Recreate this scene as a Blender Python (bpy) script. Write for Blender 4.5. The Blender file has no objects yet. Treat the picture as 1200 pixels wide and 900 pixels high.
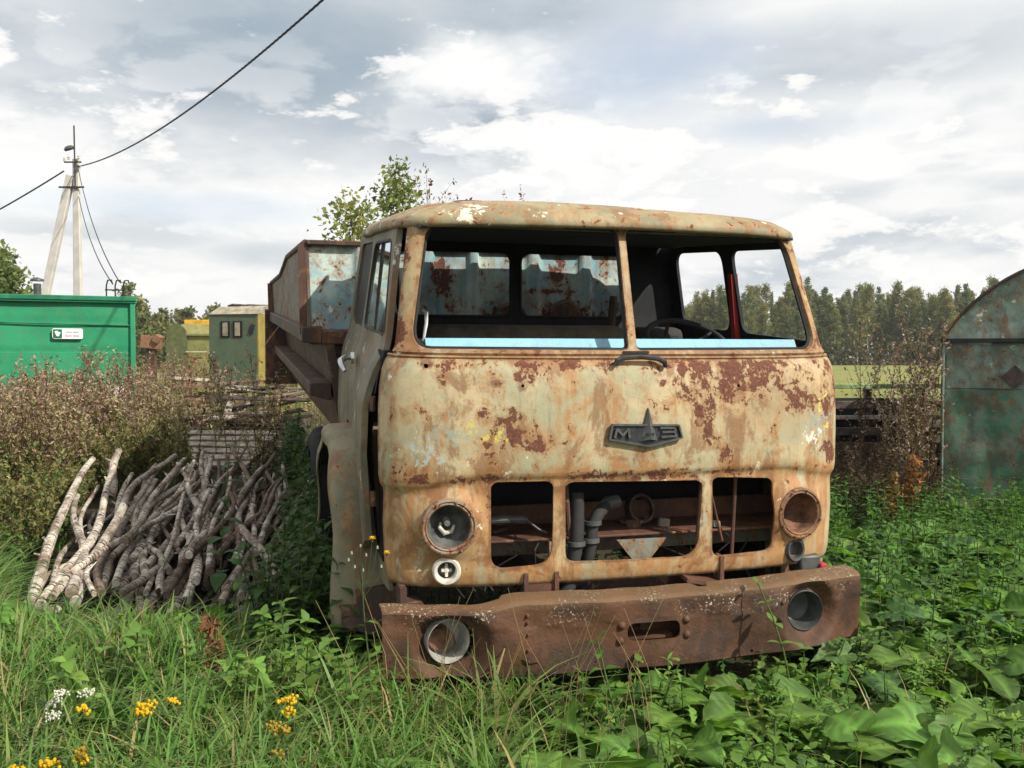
import bpy, bmesh, math, random
import numpy as np
from mathutils import Vector, Matrix
R_ = math.radians
scene = bpy.context.scene
col = scene.collection
random.seed(7); rng = np.random.default_rng(11)

# ------------------------------------------------------------------ camera, world, sun, exposure
cam = bpy.data.cameras.new('camera'); cam.lens = 33.0; cam.sensor_width = 36; cam.clip_end = 6000; cam.clip_start = 0.05
camo = bpy.data.objects.new('camera', cam); col.objects.link(camo)
camo.location = (0, 0, 1.65); camo.rotation_euler = (R_(90 - 1.82), 0, 0)
scene.camera = camo
scene.view_settings.view_transform = 'Standard'; scene.view_settings.look = 'None'
scene.view_settings.gamma = 1; scene.view_settings.use_curve_mapping = False
scene.view_settings.exposure = 0.25
SUN_AZ, SUN_EL = 58, 40
sd = Vector((math.sin(R_(SUN_AZ)) * math.cos(R_(SUN_EL)), -math.cos(R_(SUN_AZ)) * math.cos(R_(SUN_EL)), math.sin(R_(SUN_EL))))
sun = bpy.data.lights.new('sun', 'SUN'); sun.energy = 4.8; sun.angle = R_(0.6); sun.color = (1, .93, .82)
suno = bpy.data.objects.new('sun', sun); col.objects.link(suno); suno.rotation_euler = (-sd).to_track_quat('-Z', 'Y').to_euler()

class NT:
    """small helper for writing node trees"""
    def __init__(s, tree): s.t = tree; s.n = tree.nodes; s.l = tree.links
    def put(s, sock, v):
        if v is None: return
        if isinstance(v, bpy.types.NodeSocket): s.l.new(v, sock)
        else:
            if sock.type == 'RGBA' and hasattr(v, '__len__') and len(v) == 3: v = (*v, 1)
            sock.default_value = v
    def coord(s, kind='Object'): return s.n.new('ShaderNodeTexCoord').outputs[kind]
    def mapv(s, v, scale=(1, 1, 1), loc=(0, 0, 0), rot=(0, 0, 0)):
        m = s.n.new('ShaderNodeMapping'); s.put(m.inputs['Vector'], v); m.inputs['Scale'].default_value = scale
        m.inputs['Location'].default_value = loc; m.inputs['Rotation'].default_value = rot; return m.outputs[0]
    def noise(s, v, scale, detail=4, rough=.55, dist=0):
        m = s.n.new('ShaderNodeTexNoise'); s.put(m.inputs['Vector'], v); m.inputs['Scale'].default_value = scale
        m.inputs['Detail'].default_value = detail; m.inputs['Roughness'].default_value = rough; m.inputs['Distortion'].default_value = dist
        return m.outputs['Fac']
    def ncol(s, v, scale, detail=3):
        m = s.n.new('ShaderNodeTexNoise'); s.put(m.inputs['Vector'], v); m.inputs['Scale'].default_value = scale
        m.inputs['Detail'].default_value = detail; return m.outputs['Color']
    def voro(s, v, scale, feat='F1', out='Distance'):
        m = s.n.new('ShaderNodeTexVoronoi'); m.feature = feat; s.put(m.inputs['Vector'], v); m.inputs['Scale'].default_value = scale
        return m.outputs[out]
    def math(s, op, a, b=None, c=None, clamp=False):
        m = s.n.new('ShaderNodeMath'); m.operation = op; m.use_clamp = clamp
        s.put(m.inputs[0], a); s.put(m.inputs[1], b); s.put(m.inputs[2], c); return m.outputs[0]
    def step(s, v, a, b, lo=0., hi=1.):
        m = s.n.new('ShaderNodeMapRange'); m.interpolation_type = 'SMOOTHSTEP'; s.put(m.inputs[0], v)
        m.inputs[1].default_value = a; m.inputs[2].default_value = b; m.inputs[3].default_value = lo; m.inputs[4].default_value = hi
        return m.outputs[0]
    def mix(s, f, a, b, mode='MIX'):
        m = s.n.new('ShaderNodeMix'); m.data_type = 'RGBA'; m.blend_type = mode
        s.put(m.inputs[0], f); s.put(m.inputs[6], a); s.put(m.inputs[7], b); return m.outputs[2]
    def sep(s, v):
        m = s.n.new('ShaderNodeSeparateXYZ'); s.put(m.inputs[0], v); return m.outputs
    def comb(s, x, y, z):
        m = s.n.new('ShaderNodeCombineXYZ'); s.put(m.inputs[0], x); s.put(m.inputs[1], y); s.put(m.inputs[2], z); return m.outputs[0]
    def vmath(s, op, a, b=None, out=0):
        m = s.n.new('ShaderNodeVectorMath'); m.operation = op; s.put(m.inputs[0], a); s.put(m.inputs[1], b); return m.outputs[out]
    def blob(s, v, c, size, jitter, amt=.5, soft=.35):
        """1 inside an ellipsoid with a ragged edge"""
        d = s.vmath('SUBTRACT', v, c); d = s.vmath('DIVIDE', d, size); L = s.vmath('LENGTH', d, out=1)
        L = s.math('ADD', L, s.math('MULTIPLY', s.math('SUBTRACT', jitter, .5), amt * 2))
        return s.step(L, 1, 1 - soft)
    def bump(s, h, strength=.3, dist=.01, nrm=None):
        m = s.n.new('ShaderNodeBump'); s.put(m.inputs['Height'], h); m.inputs['Strength'].default_value = strength
        m.inputs['Distance'].default_value = dist
        if nrm: s.put(m.inputs['Normal'], nrm)
        return m.outputs[0]

# world: Nishita sky seen through broken cloud
world = bpy.data.worlds.new('World'); scene.world = world; world.use_nodes = True
w = NT(world.node_tree); w.n.clear()
sky = w.n.new('ShaderNodeTexSky'); sky.sky_type = 'NISHITA'; sky.sun_disc = False
sky.sun_elevation = R_(SUN_EL); sky.sun_rotation = R_(180 - SUN_AZ); sky.dust_density = 2.5; sky.air_density = 1.0; sky.ozone_density = .4
g = w.coord('Generated'); X, Y, Zs = w.sep(g)
zc = w.math('ADD', w.math('MAXIMUM', Zs, 0), .16)
cp = w.comb(w.math('DIVIDE', X, zc), w.math('DIVIDE', Y, zc), w.math('MULTIPLY', Zs, 1.5))
def dirv(px, py):
    v = Vector(((px - 600) / 1100, 1, (415 - py) / 1100)); v.normalize(); return tuple(v)
def cap(px, py, r, amt=.06, jit=None):
    """smooth patch of sky round a direction, ragged by the cloud noise; r in radians"""
    d = w.vmath('SUBTRACT', g, dirv(px, py)); d = w.vmath('DIVIDE', d, (r[0], 1.0, r[1])); L = w.vmath('LENGTH', d, out=1)
    L = w.math('ADD', L, w.math('MULTIPLY', w.math('SUBTRACT', jit, .5), amt))
    return w.step(L, 1.15, .15)
n1 = w.noise(cp, 1.5, 7, .55, .35); n2 = w.noise(w.mapv(cp, (1, 1, 1), (3.1, 1.7, 0)), .8, 6, .55, .25)
gp = w.mapv(g, (1, 1, 2.3)); n3 = w.noise(gp, 4.2, 8, .56, .3); n4 = w.noise(w.mapv(gp, loc=(5, 2, 1)), 15, 6, .62, .2)
def mx_(a_, b_): return w.math('MAXIMUM', a_, b_)
def wt(c_, k_): return w.math('MULTIPLY', c_, k_)
dark = wt(cap(330, 70, (.30, .11), 1.8, n3), 1.0)
dark = mx_(dark, wt(cap(560, 130, (.17, .08), 1.8, n3), 1.0))
dark = mx_(dark, wt(cap(620, 20, (.22, .06), 1.6, n3), .8))
dark = mx_(dark, wt(cap(60, 40, (.16, .05), 1.6, n3), .6))
dark = mx_(dark, wt(cap(960, 75, (.26, .05), 1.6, n3), .62))
dark = mx_(dark, wt(cap(140, 275, (.16, .022), 1.6, n3), .38))
dark = mx_(dark, wt(cap(330, 300, (.12, .018), 1.6, n3), .5))
dark = mx_(dark, wt(cap(1080, 225, (.13, .016), 1.6, n3), .5))
dark = mx_(dark, wt(w.step(n2, .50, .70), .55))
dark = w.math('SUBTRACT', dark, wt(cap(655, 175, (.045, .028), 1.2, n4), .75), clamp=True)
dark = w.math('SUBTRACT', dark, wt(cap(540, 92, (.09, .026), 1.8, n4), .6), clamp=True)
dark = w.math('SUBTRACT', dark, wt(cap(60, 190, (.09, .06), 1.8, n4), .5), clamp=True)
dark = w.math('ADD', dark, wt(w.math('SUBTRACT', n4, .5), .28))
dark = w.math('ADD', dark, wt(w.math('SUBTRACT', n3, .5), 1.1), clamp=True)
blue = wt(cap(750, 90, (.14, .065), 2.0, n3), .58)
blue = mx_(blue, wt(cap(900, 150, (.12, .02), 2.0, n3), .40))
blue = mx_(blue, wt(cap(230, 245, (.16, .02), 2.0, n3), .35))
blue = mx_(blue, wt(w.step(n1, .62, .74), .32))
dark = w.math('MULTIPLY', dark, w.math('SUBTRACT', 1, wt(blue, 1.7), clamp=True))
cl = w.mix(dark, (.93, .935, .93), (.37, .455, .535))
puff = w.step(w.math('ADD', wt(n4, .5), wt(n3, .5)), .53, .60)
n5 = w.noise(w.mapv(g, (1, 1, 3.0), (2, 6, 3)), 7, 8, .55, .3); puff2 = wt(w.step(n5, .50, .58), w.step(Zs, .36, .20)); cl = w.mix(wt(puff2, .5), cl, (1.06, 1.05, 1.03))
for (qx, qy, qr, qa) in ((585, 92, (.105, .040), .85), (655, 178, (.035, .022), .8), (40, 205, (.09, .04), .7), (400, 225, (.08, .022), .5), (1085, 228, (.075, .018), .7), (1130, 172, (.045, .010), .6), (1080, 310, (.06, .018), .6), (240, 330, (.10, .03), .5), (700, 215, (.07, .02), .5)):
    cl = w.mix(wt(cap(qx, qy, qr, 1.5, n4), qa), cl, (1.06, 1.05, 1.02)); cl = w.mix(wt(puff, .18), cl, (1.06, 1.04, 1.01))
cover = w.math('SUBTRACT', 1, blue, clamp=True)
# the sky behind the camera is brighter and less grey
b1 = w.n.new('ShaderNodeBackground'); w.put(b1.inputs[0], sky.outputs[0]); b1.inputs[1].default_value = .15
b2 = w.n.new('ShaderNodeBackground'); w.put(b2.inputs[0], cl); b2.inputs[1].default_value = .86
ms = w.n.new('ShaderNodeMixShader'); w.put(ms.inputs[0], cover); w.l.new(b1.outputs[0], ms.inputs[1]); w.l.new(b2.outputs[0], ms.inputs[2])
wo = w.n.new('ShaderNodeOutputWorld'); w.l.new(ms.outputs[0], wo.inputs[0])

# ------------------------------------------------------------------ object helpers
def tag(o, label=None, cat=None, group=None, kind=None):
    if label: o['label'] = label
    if cat: o['category'] = cat
    if group: o['group'] = group
    if kind: o['kind'] = kind
    return o
def empty(name, loc, rz=0):
    o = bpy.data.objects.new(name, None); col.objects.link(o); o.location = loc; o.rotation_euler = (0, 0, rz); o.empty_display_size = .2; return o
def link(name, me, mat=None, parent=None, loc=None, rz=None):
    o = bpy.data.objects.new(name, me); col.objects.link(o)
    if mat: me.materials.append(mat)
    if parent: o.parent = parent
    if loc is not None: o.location = loc
    if rz is not None: o.rotation_euler = (0, 0, rz)
    return o
def copy_tree(o, parent=None):
    c = o.copy(); col.objects.link(c); c.parent = parent
    for ch in o.children: copy_tree(ch, c)
    return c

class MB:
    """collects shapes for one mesh"""
    def __init__(s): s.v = []; s.f = []
    def add(s, vs, fs):
        b = len(s.v); s.v += [tuple(v) for v in vs]; s.f += [tuple(i + b for i in f) for f in fs]; return s
    def box(s, c, size, rot=None, taper=1):
        x, y, z = size[0] / 2, size[1] / 2, size[2] / 2
        vs = [Vector((i * x * (taper if k > 0 else 1), j * y * (taper if k > 0 else 1), k * z)) for k in (-1, 1) for j in (-1, 1) for i in (-1, 1)]
        if rot is not None:
            m = rot if isinstance(rot, Matrix) else Matrix.Rotation(rot[2], 3, 'Z') @ Matrix.Rotation(rot[1], 3, 'Y') @ Matrix.Rotation(rot[0], 3, 'X')
            vs = [m @ v for v in vs]
        return s.add([v + Vector(c) for v in vs], [(0, 2, 3, 1), (4, 5, 7, 6), (0, 1, 5, 4), (2, 6, 7, 3), (0, 4, 6, 2), (1, 3, 7, 5)])
    def bar(s, a, b, w_, h_):
        a, b = Vector(a), Vector(b); d = b - a; L = d.length; q = d.to_track_quat('X', 'Z').to_matrix()
        return s.box((a + b) / 2, (L, w_, h_), q)
    def tube(s, pts, rad, n=8, cap=True):
        pts = [Vector(p) for p in pts]
        if not hasattr(rad, '__len__'): rad = [rad] * len(pts)
        up = None; vs = []; fs = []
        for i, p in enumerate(pts):
            d = (pts[min(i + 1, len(pts) - 1)] - pts[max(i - 1, 0)]).normalized()
            if up is None: up = Vector((0, 0, 1)) if abs(d.z) < .9 else Vector((1, 0, 0))
            a = d.cross(up)
            if a.length < 1e-4: a = d.cross(Vector((0, 1, 0)))
            a.normalize(); b = a.cross(d).normalized(); up = b
            for k in range(n):
                t = 2 * math.pi * k / n; vs.append(p + (a * math.cos(t) + b * math.sin(t)) * rad[i])
        for i in range(len(pts) - 1):
            for k in range(n):
                k2 = (k + 1) % n; fs.append((i * n + k, i * n + k2, (i + 1) * n + k2, (i + 1) * n + k))
        if cap: fs.append(tuple(range(n))[::-1]); fs.append(tuple(range((len(pts) - 1) * n, len(pts) * n)))
        return s.add(vs, fs)
    def lathe(s, prof, c, axis=(0, -1, 0), n=32, sx=1, sz=1):
        """prof: (radius, height along axis)"""
        ax = Vector(axis).normalized(); up = Vector((0, 0, 1)) if abs(ax.z) < .9 else Vector((1, 0, 0))
        a = ax.cross(up).normalized(); b = a.cross(ax).normalized(); vs = []; fs = []; c = Vector(c)
        for (r, h) in prof:
            for k in range(n):
                t = 2 * math.pi * k / n; vs.append(c + ax * h + a * (r * math.cos(t) * sx) + b * (r * math.sin(t) * sz))
        for i in range(len(prof) - 1):
            for k in range(n):
                k2 = (k + 1) % n; fs.append((i * n + k, i * n + k2, (i + 1) * n + k2, (i + 1) * n + k))
        return s.add(vs, fs)
    def prism(s, poly, y0, y1):
        """poly in x,z"""
        n = len(poly); vs = [(p[0], y0, p[1]) for p in poly] + [(p[0], y1, p[1]) for p in poly]
        fs = [tuple(range(n)), tuple(range(2 * n - 1, n - 1, -1))] + [(i, i + n, (i + 1) % n + n, (i + 1) % n) for i in range(n)]
        return s.add(vs, fs)
    def warp(s, fn): s.v = [tuple(fn(*v)) for v in s.v]; return s
    def build(s, name, mat, parent=None, smooth=35, bevel=0, loc=None, rz=None):
        me = bpy.data.meshes.new(name); me.from_pydata(s.v, [], s.f)
        bm = bmesh.new(); bm.from_mesh(me); bmesh.ops.recalc_face_normals(bm, faces=bm.faces); bm.to_mesh(me); bm.free()
        if smooth:
            for p in me.polygons: p.use_smooth = True
            me.set_sharp_from_angle(angle=R_(smooth))
        o = link(name, me, mat, parent, loc, rz)
        if bevel:
            m = o.modifiers.new('bevel', 'BEVEL'); m.width = bevel; m.segments = 2; m.limit_method = 'ANGLE'; m.angle_limit = R_(40)
        return o

def rpoly(pts, r=.03, n=6):
    """polygon with rounded corners"""
    out = []; N = len(pts); rs = r if hasattr(r, '__len__') else [r] * N
    for i in range(N):
        p = Vector(pts[i]); a = Vector(pts[i - 1]) - p; b = Vector(pts[(i + 1) % N]) - p
        rr = min(rs[i], a.length * .45, b.length * .45); a.normalize(); b.normalize()
        for k in range(n + 1):
            t = k / n; out.append(tuple((p + a * rr) * (1 - t) ** 2 + p * 2 * t * (1 - t) + (p + b * rr) * t ** 2))
    return out
def circ(cx, cz, r, n=28, sx=1): return [(cx + r * sx * math.cos(2 * math.pi * k / n), cz + r * math.sin(2 * math.pi * k / n)) for k in range(n)]
def slab(name, u, v, th, holes, fn, mat, parent, smooth=40):
    """a sheet of thickness th on the lists u, v, cut by the hole polygons, then bent by fn(u, v, w)"""
    nu, nv = len(u), len(v); vs = []; fs = []
    for w_ in (0, th):
        for b in v:
            for a in u: vs.append((a, w_, b))
    N = nu * nv; I = lambda k, j, i: k * N + j * nu + i
    for j in range(nv - 1):
        for i in range(nu - 1):
            fs.append((I(0, j, i), I(0, j, i + 1), I(0, j + 1, i + 1), I(0, j + 1, i)))
            fs.append((I(1, j, i), I(1, j + 1, i), I(1, j + 1, i + 1), I(1, j, i + 1)))
    for i in range(nu - 1):
        fs.append((I(0, 0, i), I(1, 0, i), I(1, 0, i + 1), I(0, 0, i + 1)))
        fs.append((I(0, nv - 1, i), I(0, nv - 1, i + 1), I(1, nv - 1, i + 1), I(1, nv - 1, i)))
    for j in range(nv - 1):
        fs.append((I(0, j, 0), I(0, j + 1, 0), I(1, j + 1, 0), I(1, j, 0)))
        fs.append((I(0, j, nu - 1), I(1, j, nu - 1), I(1, j + 1, nu - 1), I(0, j + 1, nu - 1)))
    me = bpy.data.meshes.new(name); me.from_pydata(vs, [], fs)
    bm = bmesh.new(); bm.from_mesh(me); bmesh.ops.recalc_face_normals(bm, faces=bm.faces); bm.to_mesh(me); bm.free()
    if holes:
        o = bpy.data.objects.new('tmp', me); col.objects.link(o); cut = []
        for h in holes:
            c = MB().prism(h, -.5, .5).build('tmp_cut', None, smooth=0); cut.append(c)
            m = o.modifiers.new('b', 'BOOLEAN'); m.operation = 'DIFFERENCE'; m.solver = 'EXACT'; m.object = c
        dg = bpy.context.evaluated_depsgraph_get(); dg.update()
        me2 = bpy.data.meshes.new_from_object(o.evaluated_get(dg)); bpy.data.objects.remove(o)
        for c in cut: bpy.data.objects.remove(c)
        me = me2; me.name = name
    bm = bmesh.new(); bm.from_mesh(me)
    bmesh.ops.triangulate(bm, faces=[f for f in bm.faces if len(f.verts) > 4])
    for q in bm.verts: q.co = fn(q.co.x, q.co.z, q.co.y)
    bmesh.ops.recalc_face_normals(bm, faces=bm.faces)
    bm.to_mesh(me); bm.free(); me.materials.clear()
    for p in me.polygons: p.use_smooth = True
    me.set_sharp_from_angle(angle=R_(smooth))
    return link(name, me, mat, parent)
lin = lambda a, b, n: [a + (b - a) * i / (n - 1) for i in range(n)]
def sm(t): t = max(0., min(1., t)); return t * t * (3 - 2 * t)
def interp(x, pts):
    if x <= pts[0][0]: return pts[0][1]
    for (a, p), (b, q) in zip(pts, pts[1:]):
        if x <= b: return p + (q - p) * (x - a) / (b - a)
    return pts[-1][1]

# ------------------------------------------------------------------ materials
def material(name):
    m = bpy.data.materials.new(name); m.use_nodes = True; n = NT(m.node_tree); n.n.clear()
    out = n.n.new('ShaderNodeOutputMaterial'); b = n.n.new('ShaderNodeBsdfPrincipled'); n.l.new(b.outputs[0], out.inputs[0])
    return m, n, b, out
def simple(name, c, rough=.7, metal=0, var=.25, scale=6, bump=.15, spec=.3):
    m, n, b, _ = material(name); v = n.coord(); a = n.noise(v, scale, 6, .6)
    c2 = tuple(min(1, x * (1 - var)) for x in c); c3 = tuple(min(1, x * (1 + var)) for x in c)
    n.put(b.inputs['Base Color'], n.mix(n.step(a, .3, .7), c2, c3)); b.inputs['Roughness'].default_value = rough
    b.inputs['Metallic'].default_value = metal; b.inputs['Specular IOR Level'].default_value = spec
    n.put(b.inputs['Normal'], n.bump(n.noise(v, scale * 8, 4), bump, .004)); return m
RUST_D = (.070, .026, .020); RUST_R = (.165, .052, .030); RUST_O = (.36, .155, .05)
def rusty(name, paint, paint2, hard=.60, soft=.5, white=None, streak=.5, spots=(), lichen=(), hardspots=(), scale=1., lowrust=None, metalrough=.62, grime=0., edge=0., wear=.62):
    m, n, b, _ = material(name); v = n.coord(); x, y, z = n.sep(v)
    na = n.noise(v, 3.0 * scale, 8, .62, .2); nb = n.noise(n.mapv(v, (1.15, 1.15, .85), loc=(7, 3, 1)), 9 * scale, 9, .70, .5)
    nc = n.noise(n.mapv(v, loc=(2, 9, 4)), 22 * scale, 6, .65); nd = n.noise(n.mapv(v, (14, 14, 1.6), (1, 5, 0)), scale, 6, .6)
    nf = n.noise(v, 90 * scale, 3, .6)
    base = n.mix(n.step(na, .38, .62), paint, paint2)
    base = n.mix(n.math('MULTIPLY', n.step(nd, .5, .75), streak * .5), base, tuple(q * .62 for q in paint2))
    s = n.step(n.math('ADD', n.math('MULTIPLY', nb, .6), n.math('MULTIPLY', nd, .4)), soft - .02, soft + .16)
    if lowrust:     # (height below which orange stain gathers, amount)
        s = n.math('ADD', s, n.math('MULTIPLY', n.math('MULTIPLY', n.step(z, lowrust[0] + .06, lowrust[0] - .05), lowrust[1]), n.step(nd, .36, .6)), clamp=True)
    for (c, sz, a) in spots: s = n.math('MAXIMUM', s, n.math('MULTIPLY', n.blob(v, c, sz, na, 1.0, .8), a))
    colr = n.mix(n.math('MULTIPLY', s, .85), base, n.mix(n.step(nc, .35, .65), RUST_O, (.42, .23, .09)))
    ng = n.noise(n.mapv(v, (1, 1, .6), (6, 2, 8)), 5.5 * scale, 9, .72, .4)
    colr = n.mix(n.math('MULTIPLY', n.step(ng, .50, .60), wear), colr, (.20, .085, .030))
    nh = n.noise(n.mapv(v, (30, 30, 2.2), (2, 5, 9)), scale, 5, .7)
    colr = n.mix(n.math('MULTIPLY', n.step(nh, .56, .70), .28), colr, (.16, .085, .04))
    if white:
        wm = n.step(n.noise(n.mapv(v, loc=(11, 1, 8)), 5 * scale, 8, .7), white, white + .015)
        colr = n.mix(n.math('MULTIPLY', wm, .85), colr, (.74, .70, .58))
    hm = n.math('MULTIPLY', n.step(n.math('ADD', n.math('MULTIPLY', nb, .72), n.math('MULTIPLY', nc, .28)), hard, hard + .018), .92)
    bias = None
    for (c, sz) in hardspots:
        bias = n.math('MAXIMUM', bias, n.blob(v, c, tuple(q * 1.5 for q in sz), na, 1.2, .9)) if bias else n.blob(v, c, tuple(q * 1.5 for q in sz), na, 1.2, .9)
    ne = n.noise(n.mapv(v, loc=(1, 7, 5)), 55 * scale, 5, .7)
    hf = n.math('ADD', n.math('ADD', n.math('MULTIPLY', nb, .50), n.math('MULTIPLY', nc, .34)), n.math('MULTIPLY', ne, .16))
    if bias: hf = n.math('ADD', hf, n.math('MULTIPLY', bias, .105))
    halo = n.math('MULTIPLY', n.step(hf, hard - .085, hard - .005), .60); colr = n.mix(halo, colr, n.mix(n.step(nc, .4, .6), (.26, .115, .038), (.36, .22, .10)))
    hm = n.math('MULTIPLY', n.step(hf, hard - .010, hard), .93)
    hm = n.math('MAXIMUM', hm, n.math('MULTIPLY', n.step(nc, .70, .72), .85))
    colr = n.mix(hm, colr, n.mix(n.step(nf, .35, .65), RUST_D, RUST_R))
    nl = n.noise(n.mapv(v, loc=(3, 8, 2)), 30 * scale, 6, .7)
    for (c, sz, cc) in lichen:
        lf = n.math('ADD', nl, n.math('MULTIPLY', n.blob(v, c, tuple(q * 1.5 for q in sz), nb, 1.6, .95), .215))
        colr = n.mix(n.math('MULTIPLY', n.step(lf, .70, .72), .85), colr, cc)
    if grime: colr = n.mix(n.math('MULTIPLY', n.step(n.noise(v, 4 * scale, 7, .6), .42, .62), grime), colr, (.055, .05, .035))
    colr = n.mix(n.step(nf, .68, .72, 0, .55), colr, (.06, .03, .02))
    if edge:
        geo = n.n.new('ShaderNodeNewGeometry'); pt_ = n.math('MULTIPLY', n.step(geo.outputs['Pointiness'], .515, .56), n.step(nc, .34, .56))
        colr = n.mix(n.math('MULTIPLY', pt_, edge), colr, (.15, .062, .028))
    n.put(b.inputs['Base Color'], colr)
    n.put(b.inputs['Roughness'], n.mix(hm, (metalrough,) * 3, (.9,) * 3)); b.inputs['Specular IOR Level'].default_value = .35
    h = n.math('SUBTRACT', n.math('MULTIPLY', nf, .25), hm); h = n.math('ADD', h, n.math('MULTIPLY', nb, .6)); h = n.math('SUBTRACT', h, n.math('MULTIPLY', ng, .6))
    nr = n.bump(h, .45, .004); nr = n.bump(na, .30, .03, nr)
    n.put(b.inputs['Normal'], nr); return m

LY = (.60, .50, .10); LW = (.68, .68, .60); LG = (.27, .31, .27)
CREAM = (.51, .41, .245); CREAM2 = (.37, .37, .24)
M = {}
M['front'] = rusty('front_paint', CREAM, edge=.75, wear=.72, paint2= (.34, .335, .215), hard=.598, soft=.485, white=.655, lowrust=(1.10, 1.0),
    spots=[((-.55, 0, 1.25), (.35, .5, .2), .7), ((.75, 0, 1.4), (.5, .5, .25), .45), ((0, 0, 1.62), (1.3, .6, .05), .8), ((-.9, 0, .75), (.25, .5, .3), .7), ((.0, 0, .62), (1.2, .5, .05), .7)],
    hardspots=[((0, -.1, 1.60), (1.3, .5, .035)), ((.45, -.1, 1.57), (.5, .5, .06)), ((-.2, -.1, 1.075), (1.2, .5, .03)), ((-.62, -.1, 1.30), (.16, .4, .13)), ((-.50, -.1, 1.22), (.15, .4, .12)), ((.62, -.1, 1.50), (.34, .4, .09)), ((.30, -.1, 1.56), (.26, .4, .07)), ((.85, -.1, 1.42), (.20, .4, .10)),
               ((-.55, -.1, 1.55), (.12, .4, .05)), ((.45, -.1, 1.15), (.05, .4, .12)), ((1.12, 0, 1.15), (.12, .4, .06)), ((1.1, 0, 1.42), (.08, .4, .12)), ((-.95, 0, 1.52), (.05, .3, .07)), ((.0, -.1, 1.06), (.5, .4, .02)), ((.35, -.1, 1.38), (.05, .3, .12))],
    lichen=[((-.93, 0, 1.30), (.14, .5, .12), LG), ((-.85, 0, 1.33), (.10, .4, .05), LY), ((-.72, 0, 1.27), (.10, .4, .055), LY), ((1.03, 0, 1.28), (.14, .5, .15), LG), ((1.02, 0, 1.40), (.06, .4, .09), LY), ((1.08, 0, 1.27), (.05, .4, .05), LY),
            ((.98, 0, 1.22), (.08, .4, .07), LW), ((-1.02, 0, 1.18), (.10, .5, .10), (.40, .45, .42))])
M['frame'] = rusty('windscreen_frame_paint', edge=.6, paint=(.42, .33, .18), paint2=(.29, .24, .13), hard=.565, soft=.45, white=.64, streak=.7, hardspots=[((-1.13, .05, 1.76), (.06, .5, .10)), ((-1.11, .2, 2.12), (.05, .5, .05)), ((1.1, .1, 1.72), (.05, .5, .08))])
M['roof'] = rusty('roof_paint', (.32, .275, .16), (.21, .185, .11), hard=.575, soft=.49, white=.60, scale=1.3, streak=.3)
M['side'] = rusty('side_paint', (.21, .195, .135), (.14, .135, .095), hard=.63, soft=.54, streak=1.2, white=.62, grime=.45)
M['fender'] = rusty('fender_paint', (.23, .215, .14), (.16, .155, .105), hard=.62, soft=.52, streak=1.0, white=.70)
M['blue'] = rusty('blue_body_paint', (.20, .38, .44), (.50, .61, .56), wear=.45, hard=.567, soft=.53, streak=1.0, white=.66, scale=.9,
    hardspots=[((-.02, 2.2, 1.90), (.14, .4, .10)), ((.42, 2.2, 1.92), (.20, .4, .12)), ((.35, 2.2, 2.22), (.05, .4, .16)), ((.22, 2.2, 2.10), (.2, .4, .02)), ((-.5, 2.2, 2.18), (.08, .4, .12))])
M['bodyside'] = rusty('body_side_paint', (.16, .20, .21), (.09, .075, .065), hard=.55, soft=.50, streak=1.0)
M['rust'] = rusty('brown_rust', (.105, .05, .034), (.075, .038, .028), hard=.64, soft=.62, streak=.6, white=.80)
M['shaded_rust'] = rusty('shaded_dark_rust', (.062, .034, .026), (.042, .028, .023), hard=.62, soft=.60, streak=.6)  # dark rust, its tone lowered further for body parts turned from the sun
def bumper_mat():
    m, n, b, _ = material('bumper_rust'); v = n.coord(); x, y, z = n.sep(v)
    a = n.noise(v, 5, 8, .65); c = n.noise(v, 60, 5, .6); d = n.noise(n.mapv(v, (10, 10, 1.5)), 1.4, 5)
    co = n.mix(n.step(n.noise(n.mapv(v, loc=(3, 3, 3)), 3.2, 8, .68, .8), .40, .62), (.098, .042, .020), (.042, .023, .014)); co = n.mix(n.step(a, .52, .68, 0, .7), co, (.030, .019, .014)); co = n.mix(n.step(d, .45, .75, 0, .6), co, (.10, .052, .024))
    co = n.mix(n.step(c, .5, .75, 0, .6), co, (.055, .028, .02))
    sp = n.math('MULTIPLY', n.step(n.noise(v, 75, 3, .7), .585, .62), n.step(z, .40, .50)); sp = n.math('MULTIPLY', sp, n.step(n.noise(n.mapv(v, (1, 1, 1), (4, 4, 4)), 4, 3), .45, .60))
    co = n.mix(sp, co, (.55, .55, .45)); top = n.step(z, .495, .53, 0, .55); co = n.mix(top, co, (.17, .105, .05))
    n.put(b.inputs['Base Color'], co); b.inputs['Roughness'].default_value = .68; b.inputs['Specular IOR Level'].default_value = .35
    n.put(b.inputs['Normal'], n.bump(n.noise(v, 2.5, 3), .5, .05, n.bump(n.math('ADD', c, n.math('MULTIPLY', a, 1.5)), .6, .006))); return m
M['bumper'] = bumper_mat()
M['black'] = simple('black_void_shade', (.012, .012, .013), .85, bump=.1)  # near-black tone standing in for shade inside wells, gaps and windows
M['dark'] = simple('dark_interior', (.022, .024, .026), .8)  # one near-black tone for inner faces and backing parts
M['rubber'] = simple('old_rubber', (.03, .03, .03), .8)
M['gasket'] = simple('window_rubber', (.018, .018, .018), .6)
M['cast'] = simple('grey_cast_metal', (.045, .048, .05), .42, metal=.6, scale=30, spec=.5)
M['castgrey'] = simple('dull_grey_metal', (.085, .09, .085), .5, metal=.3, scale=20)
M['ringgrey'] = rusty('lamp_ring_paint', (.24, .20, .17), (.15, .11, .09), hard=.53, soft=.50, scale=3)
M['ringrust'] = rusty('rusted_lamp_ring', (.20, .11, .07), (.13, .07, .045), hard=.56, soft=.5, scale=3)
M['cup'] = simple('dull_lamp_bowl', (.11, .115, .11), .45, metal=.3, scale=12, var=.6)
M['cuprust'] = simple('rusty_lamp_bowl', (.15, .075, .045), .7, scale=14, var=.6)
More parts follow.
